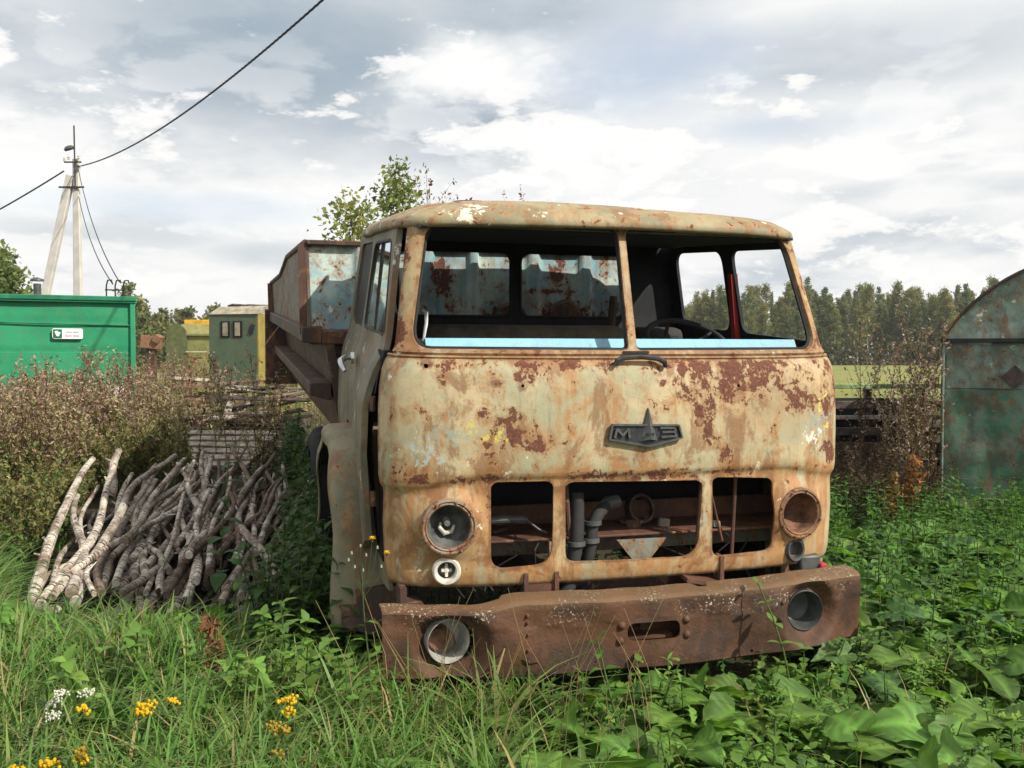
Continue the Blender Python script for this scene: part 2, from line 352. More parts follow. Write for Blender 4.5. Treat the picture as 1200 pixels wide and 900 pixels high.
M['white'] = simple('chalky_white_paint', (.55, .52, .45), .7, scale=16, var=.3)
M['chrome'] = simple('chrome', (.5, .5, .5), .3, metal=1, bump=.02)
M['member'] = rusty('member_paint', (.22, .24, .20), (.15, .155, .13), hard=.56, soft=.52, scale=2)
M['seat'] = simple('worn_seat_fabric', (.15, .125, .09), .95, scale=9, bump=.6)
M['bluestrip'] = rusty('light_blue_paint', (.24, .49, .62), (.21, .44, .57), wear=.15, hard=.72, soft=.76, streak=.5)
M['red'] = rusty('red_paint', (.42, .035, .03), (.33, .03, .03), wear=.1, hard=.70, soft=.75, streak=.5)
def glass(name, tint=(.75, .8, .78)):
    m, n, b, out = material(name); v = n.coord(); n.n.remove(b)
    t = n.n.new('ShaderNodeBsdfTransparent'); t.inputs[0].default_value = (*tint, 1)
    gl = n.n.new('ShaderNodeBsdfGlossy'); gl.inputs['Roughness'].default_value = .04; gl.inputs[0].default_value = (.9, .95, .95, 1)
    df = n.n.new('ShaderNodeBsdfDiffuse'); df.inputs[0].default_value = (.35, .36, .32, 1)
    fr = n.n.new('ShaderNodeFresnel'); fr.inputs[0].default_value = 1.5
    mx = n.n.new('ShaderNodeMixShader'); n.put(mx.inputs[0], n.math('ADD', fr.outputs[0], .42, clamp=True)); n.l.new(t.outputs[0], mx.inputs[1]); n.l.new(gl.outputs[0], mx.inputs[2])
    m2 = n.n.new('ShaderNodeMixShader'); n.put(m2.inputs[0], n.step(n.noise(v, 5, 5), .45, .8, .04, .35)); n.l.new(mx.outputs[0], m2.inputs[1]); n.l.new(df.outputs[0], m2.inputs[2])
    n.l.new(m2.outputs[0], out.inputs[0]); return m
M['glass'] = glass('dusty_glass')
# ------------------------------------------------------------------ the truck
TY = R_(15.3)
_R = Vector((math.cos(TY), math.sin(TY), 0)); _B = Vector((-math.sin(TY), math.cos(TY), 0))
TO = Vector((-.587, 4.25, 0)) + 1.21 * _R
def tw(x, y, z): return TO + _R * x + _B * y + Vector((0, 0, z))
truck = empty('dump_truck', TO, TY)
tag(truck, 'rusted abandoned dump truck with flaking cream and orange cab and empty windscreen', 'truck')

def yfront(x):
    a = min(abs(x) / 1.2, 1.0)
    return .25 - .35 * (1 - a ** 5) ** .2 + .06 * a * a
_tab = []; _s = 0; _p = None
_ts = [math.sin(t) for t in np.linspace(0, math.pi / 2, 2500)]
for t in _ts:
    x = 1.2 * t; q = (x, yfront(x))
    if _p: _s += math.hypot(q[0] - _p[0], q[1] - _p[1])
    _tab.append((_s, q[0], q[1])); _p = q
_S = np.array([a[0] for a in _tab]); _PX = np.array([a[1] for a in _tab]); _PY = np.array([a[2] for a in _tab])
UC = float(np.interp(.14, _PY[_PX > 1.1], _S[_PX > 1.1]))        # u where the wrap reaches y = .14
UA = float(np.interp(.10, _PY[_PX > 1.1], _S[_PX > 1.1]))
def U(x): return math.copysign(float(np.interp(abs(x), _PX, _S)), x)
def plan(u):
    a = abs(u); x = float(np.interp(a, _S, _PX)); y = float(np.interp(a, _S, _PY))
    x1, y1 = float(np.interp(a - .02, _S, _PX)), float(np.interp(a - .02, _S, _PY)); x2, y2 = float(np.interp(a + .02, _S, _PX)), float(np.interp(a + .02, _S, _PY))
    if a < .02: nx, ny = 0, -1
    else:
        tx, ty = x2 - x1, y2 - y1; L = math.hypot(tx, ty) or 1; nx, ny = ty / L, -tx / L
    sgn = 1 if u >= 0 else -1
    return x * sgn, y, nx * sgn, ny
_dn = [(random.uniform(-1.1, 1.1), random.uniform(.6, 1.6), random.uniform(.08, .22), random.uniform(-.007, .006)) for _ in range(26)]
def dent(u, v): return sum(d * math.exp(-((u - a) ** 2 + (v - b) ** 2) / (r * r)) for a, b, r, d in _dn)
def frontmap(u, v, w_):
    x, y, nx, ny = plan(u)
    cz = 1.085 - .06 * sm((abs(x) - .75) / .4)
    off = interp(v, [(.555, -.085), (.562, -.045), (.58, -.022), (.64, -.008), (.85, .0), (cz - .035, -.004), (cz - .012, -.002), (cz + .014, .014), (cz + .05, .020), (1.25, .022), (1.40, .020), (1.50, .014), (1.57, .002), (1.615, -.014), (1.635, -.030), (1.64, -.040)])
    # raised rims round the lamps
    for cx, c_z in ((-.914, .868), (.885, .852)):
        d = math.hypot(x - cx, v - c_z); off += .022 * sm((.185 - d) / .06)
    off += dent(x, v)
    off -= w_
    return (x + nx * off, y + ny * off, v)
gl = [(-.722, 1.045), (-.70, 1.066), (-.45, 1.066), (-.424, 1.045), (-.43, .672), (-.722, .660)]
gm = [(-.368, 1.04), (-.335, 1.058), (.31, 1.045), (.340, 1.025), (.315, .668), (-.363, .678)]
gr = [(.393, 1.038), (.416, 1.054), (.715, 1.036), (.738, 1.014), (.742, .668), (.396, .660)]
H = []
for p_, r_ in ((gl, [.01, .04, .06, .02, .09, .07]), (gm, [.01, .04, .04, .02, .10, .05]), (gr, [.01, .05, .07, .02, .06, .05])):
    H.append([(U(x), z) for x, z in rpoly([(x, z) for x, z in p_][::-1], r_[::-1])])
for cx, cz, r in ((-.914, .868, .098), (.885, .852, .098), (-.925, .658, .045), (.880, .662, .040), (-1.015, 1.597, .011), (-.575, 1.512, .008), (.526, 1.503, .008), (-.70, 1.52, .004), (.2, 1.47, .004)):
    H.append([(U(x), z) for x, z in circ(cx, cz, r)])
H.append([(U(-1.21) , .50), (U(-1.1), .50), (U(-1.11), .565), (U(-1.21), .60)][::1])
us = lin(-UC, UC, 130); vs_ = sorted(set(lin(.555, 1.64, 60) + [1.04, 1.075, 1.09, 1.11]))
fp = slab('front_panel', us, vs_, .012, H[:-1], frontmap, M['front'], truck, 50)

# windscreen frame above the belt
def gh(x, y, z):
    """greenhouse taper: pulls the walls in and back with height"""
    t = max(0, (z - 1.64) / .64); return (x * (1 - .085 * t), y + .20 * t * max(0, 1 - max(0, y) / 1.2), z)
def framemap(u, v, w_):
    x, y, nx, ny = plan(u); off = interp(v, [(1.63, -.052), (1.645, -.036), (1.66, -.034), (1.68, -.045), (2.24, -.045), (2.30, -.03)]) - w_
    return gh(x + nx * off, y + ny * off, v)
k = 1.0
wl_ = [(-1.075, 2.262), (-.018, 2.262), (-.030, 1.672), (-1.105, 1.672)]
wr_ = [(.022, 2.262), (1.075, 2.262), (1.10, 1.672), (.012, 1.672)]
WH = []
for p_, r_ in ((wl_, [.10, .05, .03, .11]), (wr_, [.05, .12, .12, .03])):
    WH.append([(U(x), z) for x, z in rpoly(p_, r_, 8)])
slab('windscreen_frame', lin(-UA, UA, 110), lin(1.63, 2.29, 26), .035, WH, framemap, M['frame'], truck, 45)
# dark rubber lip inside each opening
def rimtube(poly, r, fn, name, mat, w0=.02):
    pts = [fn(x, z, w0) for x, z in poly]; pts.append(pts[0]); return MB().tube(pts, r, 6, False).build(name, mat, truck)
for p_ in WH: rimtube(p_, .011, framemap, 'window_rubber', M['gasket'], .03)
# belt seam under the windscreen
MB().tube([frontmap(u, 1.638, -.004) for u in lin(-UC, UC, 60)], .008, 6).build('belt_seam', M['frame'], truck)

# roof cap
def roof():
    rings = []; n = 96
    prof = [(-.045, 2.262), (.0, 2.256), (.018, 2.262), (.024, 2.274), (.018, 2.30), (-.005, 2.330), (-.06, 2.360), (-.16, 2.384), (-.32, 2.400), (-.55, 2.411), (-.85, 2.415)]
    hw, y0, y1 = 1.105, .14, 2.0; yc = (y0 + y1) / 2; hy = (y1 - y0) / 2; vs = []; fs = []
    for (o_, z) in prof:
        for i in range(n):
            t = 2 * math.pi * i / n; c, s = math.cos(t), math.sin(t)
            e = .34; sx = math.copysign(abs(c) ** e, c); sy = math.copysign(abs(s) ** e, s)
            fx = (hw + o_) * sx; fy = (hy + o_) * sy
            if s < 0: fy -= .05 * (1 - (fx / hw) ** 2) * min(1, (hy + o_) / hy)
            zz = z - .035 * (fx / hw) ** 2 * (1 if z > 2.3 else .6) + .012 * math.sin(fx * 3 + fy * 4) * (z > 2.37) 
            vs.append((fx, yc + fy, zz))
    m = len(prof)
    for j in range(m - 1):
        for i in range(n):
            i2 = (i + 1) % n; fs.append((j * n + i, j * n + i2, (j + 1) * n + i2, (j + 1) * n + i))
    fs.append(tuple(range((m - 1) * n, m * n)))
    return MB().add(vs, fs).build('roof', M['roof'], truck, 50)
roof()
MB().box((0, 1.08, 2.245), (2.02, 1.75, .012)).build('headliner', M['dark'], truck)
MB().tube([(x, .125 + .9 * yfront(x) * .3 + .09, 2.262) for x in lin(-.98, .98, 20)], .018, 8).build('gutter_rail', M['side'], truck)
MB().lathe([(.0, .03), (.10, .03), (.13, .015), (.135, -.02)], (-.62, .75, 2.385), (0, 0, 1), 24).build('roof_vent', M['shaded_rust'], truck)

# side walls (left one carries the door); u = y, v = z
def sidex(y, z):
    b = interp(z, [(.5, 1.20), (.8, 1.225), (1.15, 1.245), (1.4, 1.235), (1.56, 1.205), (1.62, 1.18), (1.66, 1.168), (2.28, 1.168 * .925)])
    return b - .03 * sm((.4 - y) / .4) 
def sidemap(sgn, extra=0.):
    def fn(y, z, w_):
        yy = y + .20 * max(0, (z - 1.64) / .64) * max(0, 1 - y / 1.2)
        return (sgn * (sidex(y, z) + extra - w_), yy, z)
    return fn
def wind(y0, y1, z0=1.70, z1=2.20, r=.07): return rpoly([(y0, z1), (y1, z1), (y1, z0), (y0 , z0)], r)
arch = [(.52, .3), (.52, .70), (.60, .95), (.80, 1.13), (1.05, 1.19), (1.35, 1.15), (1.55, .98), (1.65, .75), (1.68, .3)]
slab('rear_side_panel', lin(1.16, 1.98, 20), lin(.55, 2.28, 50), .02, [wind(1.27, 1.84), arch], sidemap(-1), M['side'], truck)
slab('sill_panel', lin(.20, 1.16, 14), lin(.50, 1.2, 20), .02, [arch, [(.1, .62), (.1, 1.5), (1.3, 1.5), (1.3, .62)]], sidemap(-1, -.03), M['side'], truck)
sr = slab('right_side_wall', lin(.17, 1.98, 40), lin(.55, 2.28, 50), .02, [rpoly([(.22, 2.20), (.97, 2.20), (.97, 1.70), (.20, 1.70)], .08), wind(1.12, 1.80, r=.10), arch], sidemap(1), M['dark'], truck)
sr.name = 'driver_side_wall'
MB().bar((1.14, 1.03, 1.60), (1.10, 1.03, 2.06), .05, .045).build('door_pillar', M['red'], truck)
# door, sprung a little at its front edge so that a black gap shows
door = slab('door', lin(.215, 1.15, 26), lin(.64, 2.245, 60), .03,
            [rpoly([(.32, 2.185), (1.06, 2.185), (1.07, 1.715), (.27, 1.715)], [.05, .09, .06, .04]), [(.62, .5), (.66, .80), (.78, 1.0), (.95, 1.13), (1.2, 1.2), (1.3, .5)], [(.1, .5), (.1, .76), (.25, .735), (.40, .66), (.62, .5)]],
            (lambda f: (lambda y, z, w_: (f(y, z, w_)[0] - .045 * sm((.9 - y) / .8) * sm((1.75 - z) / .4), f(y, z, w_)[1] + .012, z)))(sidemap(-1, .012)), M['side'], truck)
dm = sidemap(-1, .0)
def doorrim(poly, r=.010):
    pts = [dm(y, z, -.006) for y, z in poly]; pts.append(pts[0]); return MB().tube(pts, r, 6, False)
doorrim(rpoly([(.32, 2.185), (1.06, 2.185), (1.07, 1.715), (.27, 1.715)], [.05, .09, .06, .04])).build('window_seal', M['gasket'], door)
gq = [sidemap(-1, -.004)(y, z, 0) for y, z in ((.27, 1.71), (1.07, 1.71), (1.06, 2.19), (.31, 2.19))]; gq = [(-1.168, gq[0][1], 1.70), (-1.168, gq[1][1], 1.70), (-1.092, gq[2][1], 2.20), (-1.092, gq[3][1], 2.20)]
MB().add(gq + [(x + .005, y, z) for x, y, z in gq], [(0, 1, 2, 3), (7, 6, 5, 4), (0, 4, 5, 1), (1, 5, 6, 2), (2, 6, 7, 3), (3, 7, 4, 0)]).build('window_glass', M['glass'], door, smooth=0)
MB().tube([dm(.62 + (z - 1.7) * .25, z, -.002) for z in (1.71, 1.95, 2.19)], .011, 6).build('glass_divider', M['gasket'], door)
hb = MB(); a = Vector(dm(1.0, 1.545, -.03)); hb.tube([a, a + Vector((-.045, -.01, .004)), a + Vector((-.075, -.05, -.012)), a + Vector((-.075, -.10, -.03)), a + Vector((-.06, -.135, -.06))], [.012, .017, .019, .016, .010], 10)
hb.lathe([(.0, .02), (.03, .018), (.034, 0)], a, (-1, 0, 0), 16); hb.build('door_handle', M['chrome'], door)
for z in (.95, 1.40): MB().tube([(-1.232, .19, z - .035), (-1.232, .19, z + .035)], .014, 8).build('hinge', M['shaded_rust'], door)
slab('window_glass', lin(1.26, 1.85, 5), lin(1.69, 2.21, 5), .005, [], sidemap(-1, -.014), M['gasket'], truck)
# A posts, inner lining, bulkheads
MB().box((0, .62, .98), (2.10, .03, .55)).box((0, .36, 1.28), (2.2, .5, .02)).build('bulkhead', M['dark'], truck)
MB().box((0, 1.15, .98), (2.0, 1.1, .02)).build('cab_floor', M['shaded_rust'], truck)
slab('inner_lining', lin(.42, 1.95, 8), lin(.66, 2.24, 20), .004, [wind(.3, 1.09, 1.69, 2.21), wind(1.25, 1.86, 1.69, 2.21), arch], sidemap(-1, -.035), M['dark'], truck)
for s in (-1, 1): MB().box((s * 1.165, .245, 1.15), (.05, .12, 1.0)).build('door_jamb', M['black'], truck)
# rear wall with its two windows
rw = slab('rear_wall', lin(-1.16, 1.16, 40), lin(.9, 2.27, 30), .03,
          [rpoly([(-.90, 2.18), (-.085, 2.18), (-.085, 1.74), (-.90, 1.74)], .08), rpoly([(-.015, 2.18), (.79, 2.18), (.79, 1.74), (-.015, 1.74)], .08)], lambda x, z, w_: (x * (1 - .085 * max(0, (z - 1.64) / .64)), 1.96 - w_, z), M['dark'], truck)
for x0, x1 in ((-.90, -.085), (-.015, .79)):
    pts = [(x * (1 - .085 * .6), 1.935, z) for x, z in rpoly([(x0, 2.18), (x1, 2.18), (x1, 1.74), (x0, 1.74)], .08)]
    MB().tube(pts + [pts[0]], .012, 6, False).build('window_seal', M['gasket'], rw)
# dash top, blue strip, steering wheel, seat
MB().add([(-.99, .10, 1.655), (.985, .11, 1.655), (.985, .145, 1.715), (-.99, .135, 1.715), (-.99, .12, 1.655), (.985, .13, 1.655), (.985, .155, 1.712), (-.99, .145, 1.712)], [(0, 1, 2, 3), (4, 7, 6, 5), (0, 4, 5, 1), (1, 5, 6, 2), (2, 6, 7, 3), (3, 7, 4, 0)]).build('dashboard_strip', M['bluestrip'], truck)
MB().box((0, .31, 1.63), (2.0, .32, .12)).build('dashboard', M['dark'], truck, bevel=.02)
sw = MB(); c = Vector((.60, .62, 1.665)); q = Matrix.Rotation(R_(28), 3, 'X')
ring = [c + q @ Vector((.235 * math.cos(t), .235 * math.sin(t), 0)) for t in np.linspace(0, 2 * math.pi, 40)]
sw.tube(ring, .016, 10, False)
for t in (.5, 2.6, 4.7): sw.tube([c + q @ Vector((0, 0, -.04)), c + q @ Vector((.23 * math.cos(t), .23 * math.sin(t), 0))], .009, 6)
sw.tube([c + q @ Vector((0, 0, -.0)), c + q @ Vector((0, .02, -.5))], .022, 8); sw.lathe([(0, .02), (.05, .01), (.055, -.05)], c + q @ Vector((0, 0, -.03)), q @ Vector((0, 0, 1)), 16)
sw.build('steering_wheel', M['rubber'], truck)
st = MB().box((-.13, 1.42, 1.51), (1.30, .22, .40)).box((-.13, 1.12, 1.30), (1.30, .7, .18)).build('seat', M['seat'], truck, bevel=.05)
MB().box((.80, 1.5, 1.45), (.34, .18, .5)).box((.80, 1.25, 1.28), (.40, .5, .14)).build('driver_seat', M['rubber'], truck, bevel=.05)
MB().tube([(.50, 1.60, 1.5), (.53, 1.58, 1.90)], [.03, .028], 8).build('lever_post', M['shaded_rust'], truck); MB().tube([(.62, 1.2, 1.25), (.66, 1.0, 1.77)], .012, 6).build('gear_stick', M['shaded_rust'], truck)
MB().tube([framemap(U(-1.06), 1.70, .10), framemap(U(-1.05), 1.78, .10), framemap(U(-1.06), 1.83, .12), framemap(U(-1.10), 1.84, .14)], [.007, .009, .010, .009], 8).build('grab_handle', M['chrome'], truck)
# bracket at the foot of the windscreen divider
hb = MB(); P_ = [frontmap(U(x), z, -o_) for x, z, o_ in ((-.125, 1.607, .02), (-.115, 1.627, .035), (-.085, 1.641, .045), (0, 1.647, .05), (.095, 1.638, .045), (.125, 1.622, .035), (.132, 1.600, .02))]
hb.tube(P_, [.012, .014, .013, .012, .013, .014, .012], 8); hb.box((0, -.045, 1.664), (.13, .05, .012)); hb.build('grab_bracket', M['cast'], truck)

# lamps on the cab
def at_front(cx, cz, out=.0):
    x, y, nx, ny = plan(U(cx)); p = Vector(frontmap(U(cx), cz, -out)); return p, Vector((nx, ny, 0))
def headlight(cx, cz, mring, mcup, bulb):
    p, n_ = at_front(cx, cz); n_ = (n_ + Vector((0, -1.5, 0))).normalized()
    h = MB().lathe([(.129, -.02), (.131, .004), (.127, .013), (.119, .016), (.112, .010), (.106, .014), (.101, .010), (.099, -.02), (.094, -.03)], p, n_, 40)
    for k in range(8):
        t = k * math.pi / 4 + .3; a = n_.cross(Vector((0, 0, 1))).normalized(); q_ = p + a * .119 * math.cos(t) + Vector((0, 0, .119 * math.sin(t))) + n_ * .018; h.lathe([(0, .008), (.006, .006), (.007, 0)], q_, n_, 8)
    ho = h.build('headlight', mring, truck)
    MB().lathe([(.099, -.005), (.092, -.035), (.075, -.075), (.045, -.11), (.02, -.125), (0, -.127)], p, n_, 32).build('lamp_bowl', mcup, ho)
    if bulb:
        pb = p + n_ * -.08
        MB().tube([pb + Vector((-.03, 0, .0)), pb + Vector((-.035, -.01, -.02)), pb + Vector((-.015, -.015, -.045)), pb + Vector((.02, -.01, -.04)), pb + Vector((.035, 0, -.015))], [.006, .010, .012, .010, .006], 8).lathe([(0, .02), (.014, .018), (.016, -.05)], pb, n_, 14).build('bulb_holder', M['white'], ho)
headlight(-.914, .868, M['ringgrey'], M['cup'], True)
headlight(.885, .852, M['ringrust'], M['cuprust'], False)
def parklamp(cx, cz, mr, sx, cross):
    p, n_ = at_front(cx, cz); n_ = (n_ + Vector((0, -1, 0))).normalized()
    o = MB().lathe([(.066, -.02), (.066, .012), (.058, .022), (.046, .020), (.042, .0), (.041, -.02)], p, n_, 30, sx).build('parking_lamp', mr, truck)
    MB().lathe([(.044, -.01), (.034, -.035), (0, -.042)], p, n_, 20, sx).build('lamp_bowl', M['cup'], o)
    if cross:
        MB().box(p + n_ * -.008, (.012, .012, .060)).box(p + n_ * -.008, (.046, .013, .012)).lathe([(0, .012), (.012, .01), (.014, -.02)], p + n_ * -.01, n_, 12).build('bulb_holder', M['white'], o)
parklamp(-.925, .658, M['white'], 1, True); parklamp(.880, .662, M['castgrey'], .85, False)

# maker's emblem: shield with a spike and raised strokes
em = MB(); ox, oz = .035, 0
def emap(x, y, z):
    p = Vector(frontmap(U(x), z, .0)); return (p.x, p.y + y, p.z)
pl = [(-.150, 1.330), (.188, 1.322), (.205, 1.262), (.035, 1.226), (-.165, 1.262)]
e1 = MB().prism(pl[::-1], -.014, .02).warp(emap).build('emblem', M['cast'], truck, smooth=0, bevel=.003)
lt = MB()
def strokes(segs, wd=.011):
    for a, b in segs: lt.bar((a[0], -.019, a[1]), (b[0], -.019, b[1]), .012, wd)
strokes([(pl[i], pl[(i + 1) % 5]) for i in range(5)], .008)
z0, z1 = 1.268, 1.312
strokes([((-.140, z0), (-.128, z1)), ((-.128, z1), (-.100, z0 + .012)), ((-.100, z0 + .012), (-.072, z1)), ((-.072, z1), (-.066, z0))])
strokes([((.090, z1), (.165, z1 - .002)), ((.165, z1 - .002), (.170, z1 - .018)), ((.170, z1 - .020), (.100, z1 - .020)), ((.165, z1 - .024), (.176, z0 + .004)), ((.176, z0 + .004), (.095, z0)), ], .009)
lt.warp(emap).build('emblem_letters', M['castgrey'], e1, smooth=0)
sp = MB(); tip = (.035, 1.405)
vs = [emap(-.008, -.012, 1.250), emap(.080, -.012, 1.250), emap(tip[0], -.012, tip[1]), emap(.035, -.045, 1.262), emap(-.008, .01, 1.25), emap(.080, .01, 1.25), emap(tip[0], .01, tip[1])]
sp.add(vs, [(0, 3, 2), (3, 1, 2), (0, 1, 3), (0, 2, 6, 4), (1, 5, 6, 2), (0, 4, 5, 1)])
sp.build('emblem_spike', M['castgrey'], e1, smooth=0)
lt2 = MB().bar(emap(.018, -.032, 1.285), emap(.052, -.032, 1.285), .012, .01).build('emblem_letters', M['cast'], e1, smooth=0)

# bumper
M['lampgrey'] = simple('grey_white_enamel', (.34, .33, .30), .55, scale=9, var=.5)
def bumpmap(x, z, w_):
    a = abs(x); y = -.255 + .10 * sm((a - .72) / .5) ** 1.3 - .02 * (1 - min(1, a)) 
    dip = .0
    if z > .46: dip = -.030 * sm((-x - .60) / .25) - .005 * math.sin(x * 5 + 1) - (.012 if .02 < x < .98 else 0) * 0
    for cx, cz in ((-.935, .378), (.855, .395)):
        d = math.hypot(x - cx, z - cz); y += .075 * (1 - sm((d - .100) / .085))
    y += .006 * math.sin(x * 9 + z * 13) + .005 * math.sin(x * 23 + z * 7) * (z > .45)
    y += .004 * math.sin(x * 3.1 + 2) * math.sin(z * 20)
    wob = -.006 * math.sin(x * 4.2 + .8) * (1 if z < .26 else 0)
    return (x, y + w_, z + dip * (z - .46) / .09 + wob * .5)
bh = [circ(-.935, .378, .107), circ(.855, .395, .105), rpoly([(-.125, .437), (.14, .433), (.14, .350), (-.125, .352)], .04), circ(-.28, .27, .005), circ(.52, .25, .008)]
bx = lin(-1.235, 1.185, 120)
bump_o = slab('bumper', bx, lin(.232, .545, 28), .010, bh, bumpmap, M['bumper'], truck, 40)
fl = MB()
for z, zz in ((.545, 1), (.232, -1)):
    vs = []; fs = []
    for i, x in enumerate(bx):
        cut = .0 if not (.25 < x < .33) else .05
        p = Vector(bumpmap(x, z, .0)); rows = [(0, 0), (.010, .010 * zz), (.03, .016 * zz), (.13 - .03 * (x < -.7) - cut * zz, .016 * zz), (.13 - .03 * (x < -.7) - cut * zz, .008 * zz), (.03, .006 * zz)]
        for (dy, dz) in rows: vs.append((p.x, p.y + dy, p.z + dz))
    n = len(rows)
    for i in range(len(bx) - 1):
        for j in range(n):
            j2 = (j + 1) % n; fs.append((i * n + j, i * n + j2, (i + 1) * n + j2, (i + 1) * n + j))
    fl.add(vs, fs)
fl.build('bumper_flange', M['bumper'], bump_o)
bl = MB()
for x, z, r in ((-.155, .430, .020), (-.16, .358, .019), (.172, .432, .020), (.172, .362, .020), (.68, .475, .012), (.665, .395, .013), (-.60, .50, .010), (-.60, .47, .008), (-.60, .42, .008), (-.60, .35, .008), (-.6, .30, .008)):
    bl = MB().lathe([(0, .016), (r * .5, .014), (r * .85, .008), (r, 0)], bumpmap(x, z, 0), (0, -1, 0), 14).build('rivet', M['bumper'], bump_o)
MB().box((0, -.12, .36), (.5, .02, .2)).lathe([(0, .05), (.018, .05), (.02, .03), (.014, .03), (.014, -.03)], (-.01, -.14, .385), (0, -1, 0), 14).box((0, -.165, .340), (.26, .10, .012)).build('tow_hitch', M['bumper'], bump_o)
def foglamp(cx, cz, mat, tilt):
    p = Vector(bumpmap(cx, cz, -.0)); n_ = Vector((tilt, -1, .0)).normalized()
    o = MB().lathe([(.100, -.06), (.101, .008), (.098, .012), (.095, .006), (.091, -.05), (.08, -.09), (.04, -.11), (0, -.115)], p, n_, 36).build('fog_lamp', mat, bump_o)
    return o, p
fo, p = foglamp(-.940, .376, M['lampgrey'], .12)
MB().tube([p + Vector((-.02, .03, .06)), p + Vector((.02, .0, .03)), p + Vector((.035, .02, -.02)), p + Vector((.03, .05, -.06))], [.004, .006, .006, .004], 6).lathe([(0, .03), (.05, .02), (.055, -.04)], p + Vector((-.03, .07, -.01)), (0, -1, 0), 16).build('bulb_holder', M['cuprust'], fo)
fo2, p2 = foglamp(.855, .395, M['castgrey'], 0)
for k in range(2): # dry grass caught in the cup
    pass
MB().box((-.60, -.235, .20), (.03, .012, .10)).build('bracket', M['bumper'], bump_o)

# what shows through the grille: crossmember, shelf, hoses, rods, radiator bulkhead
fr = MB()
for s in (-1, 1): fr.box((s * .42, 2.8, .50), (.09, 5.2, .20))
fr.box((0, .08, .50), (.9, .12, .10)); fr.box((-.42, -.06, .46), (.10, .26, .12)); fr.box((.42, -.06, .46), (.10, .26, .12)); fr.box((0, 3.9, .52), (.8, .12, .18))
fr.build('chassis_frame', M['shaded_rust'], truck, bevel=.006)
MB().box((0, .22, .745), (2.0, .30, .012)).box((.05, .35, .80), (1.9, .02, .10)).build('grille_shelf', M['rust'], truck, bevel=.003)
MB().box((0, .30, .665), (1.95, .05, .105)).build('crossmember', M['member'], truck, bevel=.006)
MB().add([(-.40, .05, .74), (-.40, .05, .62), (-.31, .05, .56), (-.26, .05, .70), (-.40, .07, .74), (-.40, .07, .62), (-.31, .07, .56), (-.26, .07, .70)], [(0, 1, 2, 3), (7, 6, 5, 4), (0, 4, 5, 1), (1, 5, 6, 2), (2, 6, 7, 3), (3, 7, 4, 0)]).build('gusset', M['member'], truck)
MB().add([(-.06, .02, .735), (.20, .02, .735), (.09, .03, .60), (.05, .03, .60), (-.06, .035, .735), (.20, .035, .735), (.09, .045, .60), (.05, .045, .60)], [(0, 1, 2, 3), (7, 6, 5, 4), (0, 4, 5, 1), (1, 5, 6, 2), (2, 6, 7, 3), (3, 7, 4, 0)]).build('gusset', M['member'], truck)
for xs in ([(-.27, .02, .98), (-.275, .0, .86), (-.285, -.02, .76), (-.30, -.01, .66), (-.32, -.02, .55), (-.36, -.03, .49), (-.42, 0, .46)], [(-.08, .10, .90), (-.15, .04, .87), (-.19, .02, .82), (-.20, .02, .72), (-.22, .04, .60)]):
    MB().tube(xs, .034 if xs[0][2] > .95 else .030, 12).build('hose', M['rubber'], truck)
for c in ((-.287, -.022, .745), (-.20, .02, .745), (-.19, .02, .83)): MB().lathe([(.038, -.012), (.044, -.010), (.044, .010), (.038, .012)], c, (0, .1, 1), 16).build('hose_clamp', M['castgrey'], truck)
MB().tube([(-.02, .12, .905), (-.08, .10, .90), (-.12, .08, .885)], [.032, .036, .03], 10).build('pipe', M['castgrey'], truck)
for a, b, r in (((.37, -.02, 1.04), (.36, -.0, .74), .012), ((.58, .02, 1.04), (.555, .02, .55), .010), ((-.335, .0, 1.04), (-.315, .0, .78), .012), ((.40, -.03, 1.03), (.48, -.03, .72), .006)):
    MB().tube([a, b], r, 8).build('rod', M['rust'], truck)
MB().tube([(-.70, .12, .84), (-.60, .10, .845), (-.50, .12, .835)], .020, 10).tube([(-.5, .12, .835), (-.44, .10, .79), (-.40, .1, .77)], .006, 6).build('spring', M['castgrey'], truck)
MB().tube([(-.45, -.0, .50), (-.38, -.05, .46), (-.30, -.05, .47), (-.24, .0, .53)], .012, 8).build('hose', M['rubber'], truck)
MB().box((-.48, -.06, .55), (.16, .02, .05)).box((-.555, -.06, .575), (.02, .05, .12)).box((-.405, -.06, .575), (.02, .05, .12)).build('mount', M['rust'], truck)
MB().box((.35, -.06, .545), (.22, .14, .02), (0, .2, 0)).box((.45, -.06, .60), (.02, .06, .12)).build('mount', M['rust'], truck)
MB().box((-1.08, .02, .50), (.10, .16, .02), (0, .15, .1)).box((-1.12, .05, .53), (.03, .14, .10)).build('mount', M['shaded_rust'], truck)
MB().box((.98, .02, .565), (.12, .12, .11)).build('side_lamp_housing', M['castgrey'], truck, bevel=.012)
MB().box((1.045, -.03, .555), (.04, .06, .05)).build('red_reflector', M['red'], truck, bevel=.008)
MB().tube([(-1.02 + random.uniform(-.0, .3), random.uniform(-.1, .1), .53), (-.9, 0, .6), (-.75, -.03, .56)], .004, 5).build('wire', M['rubber'], truck)

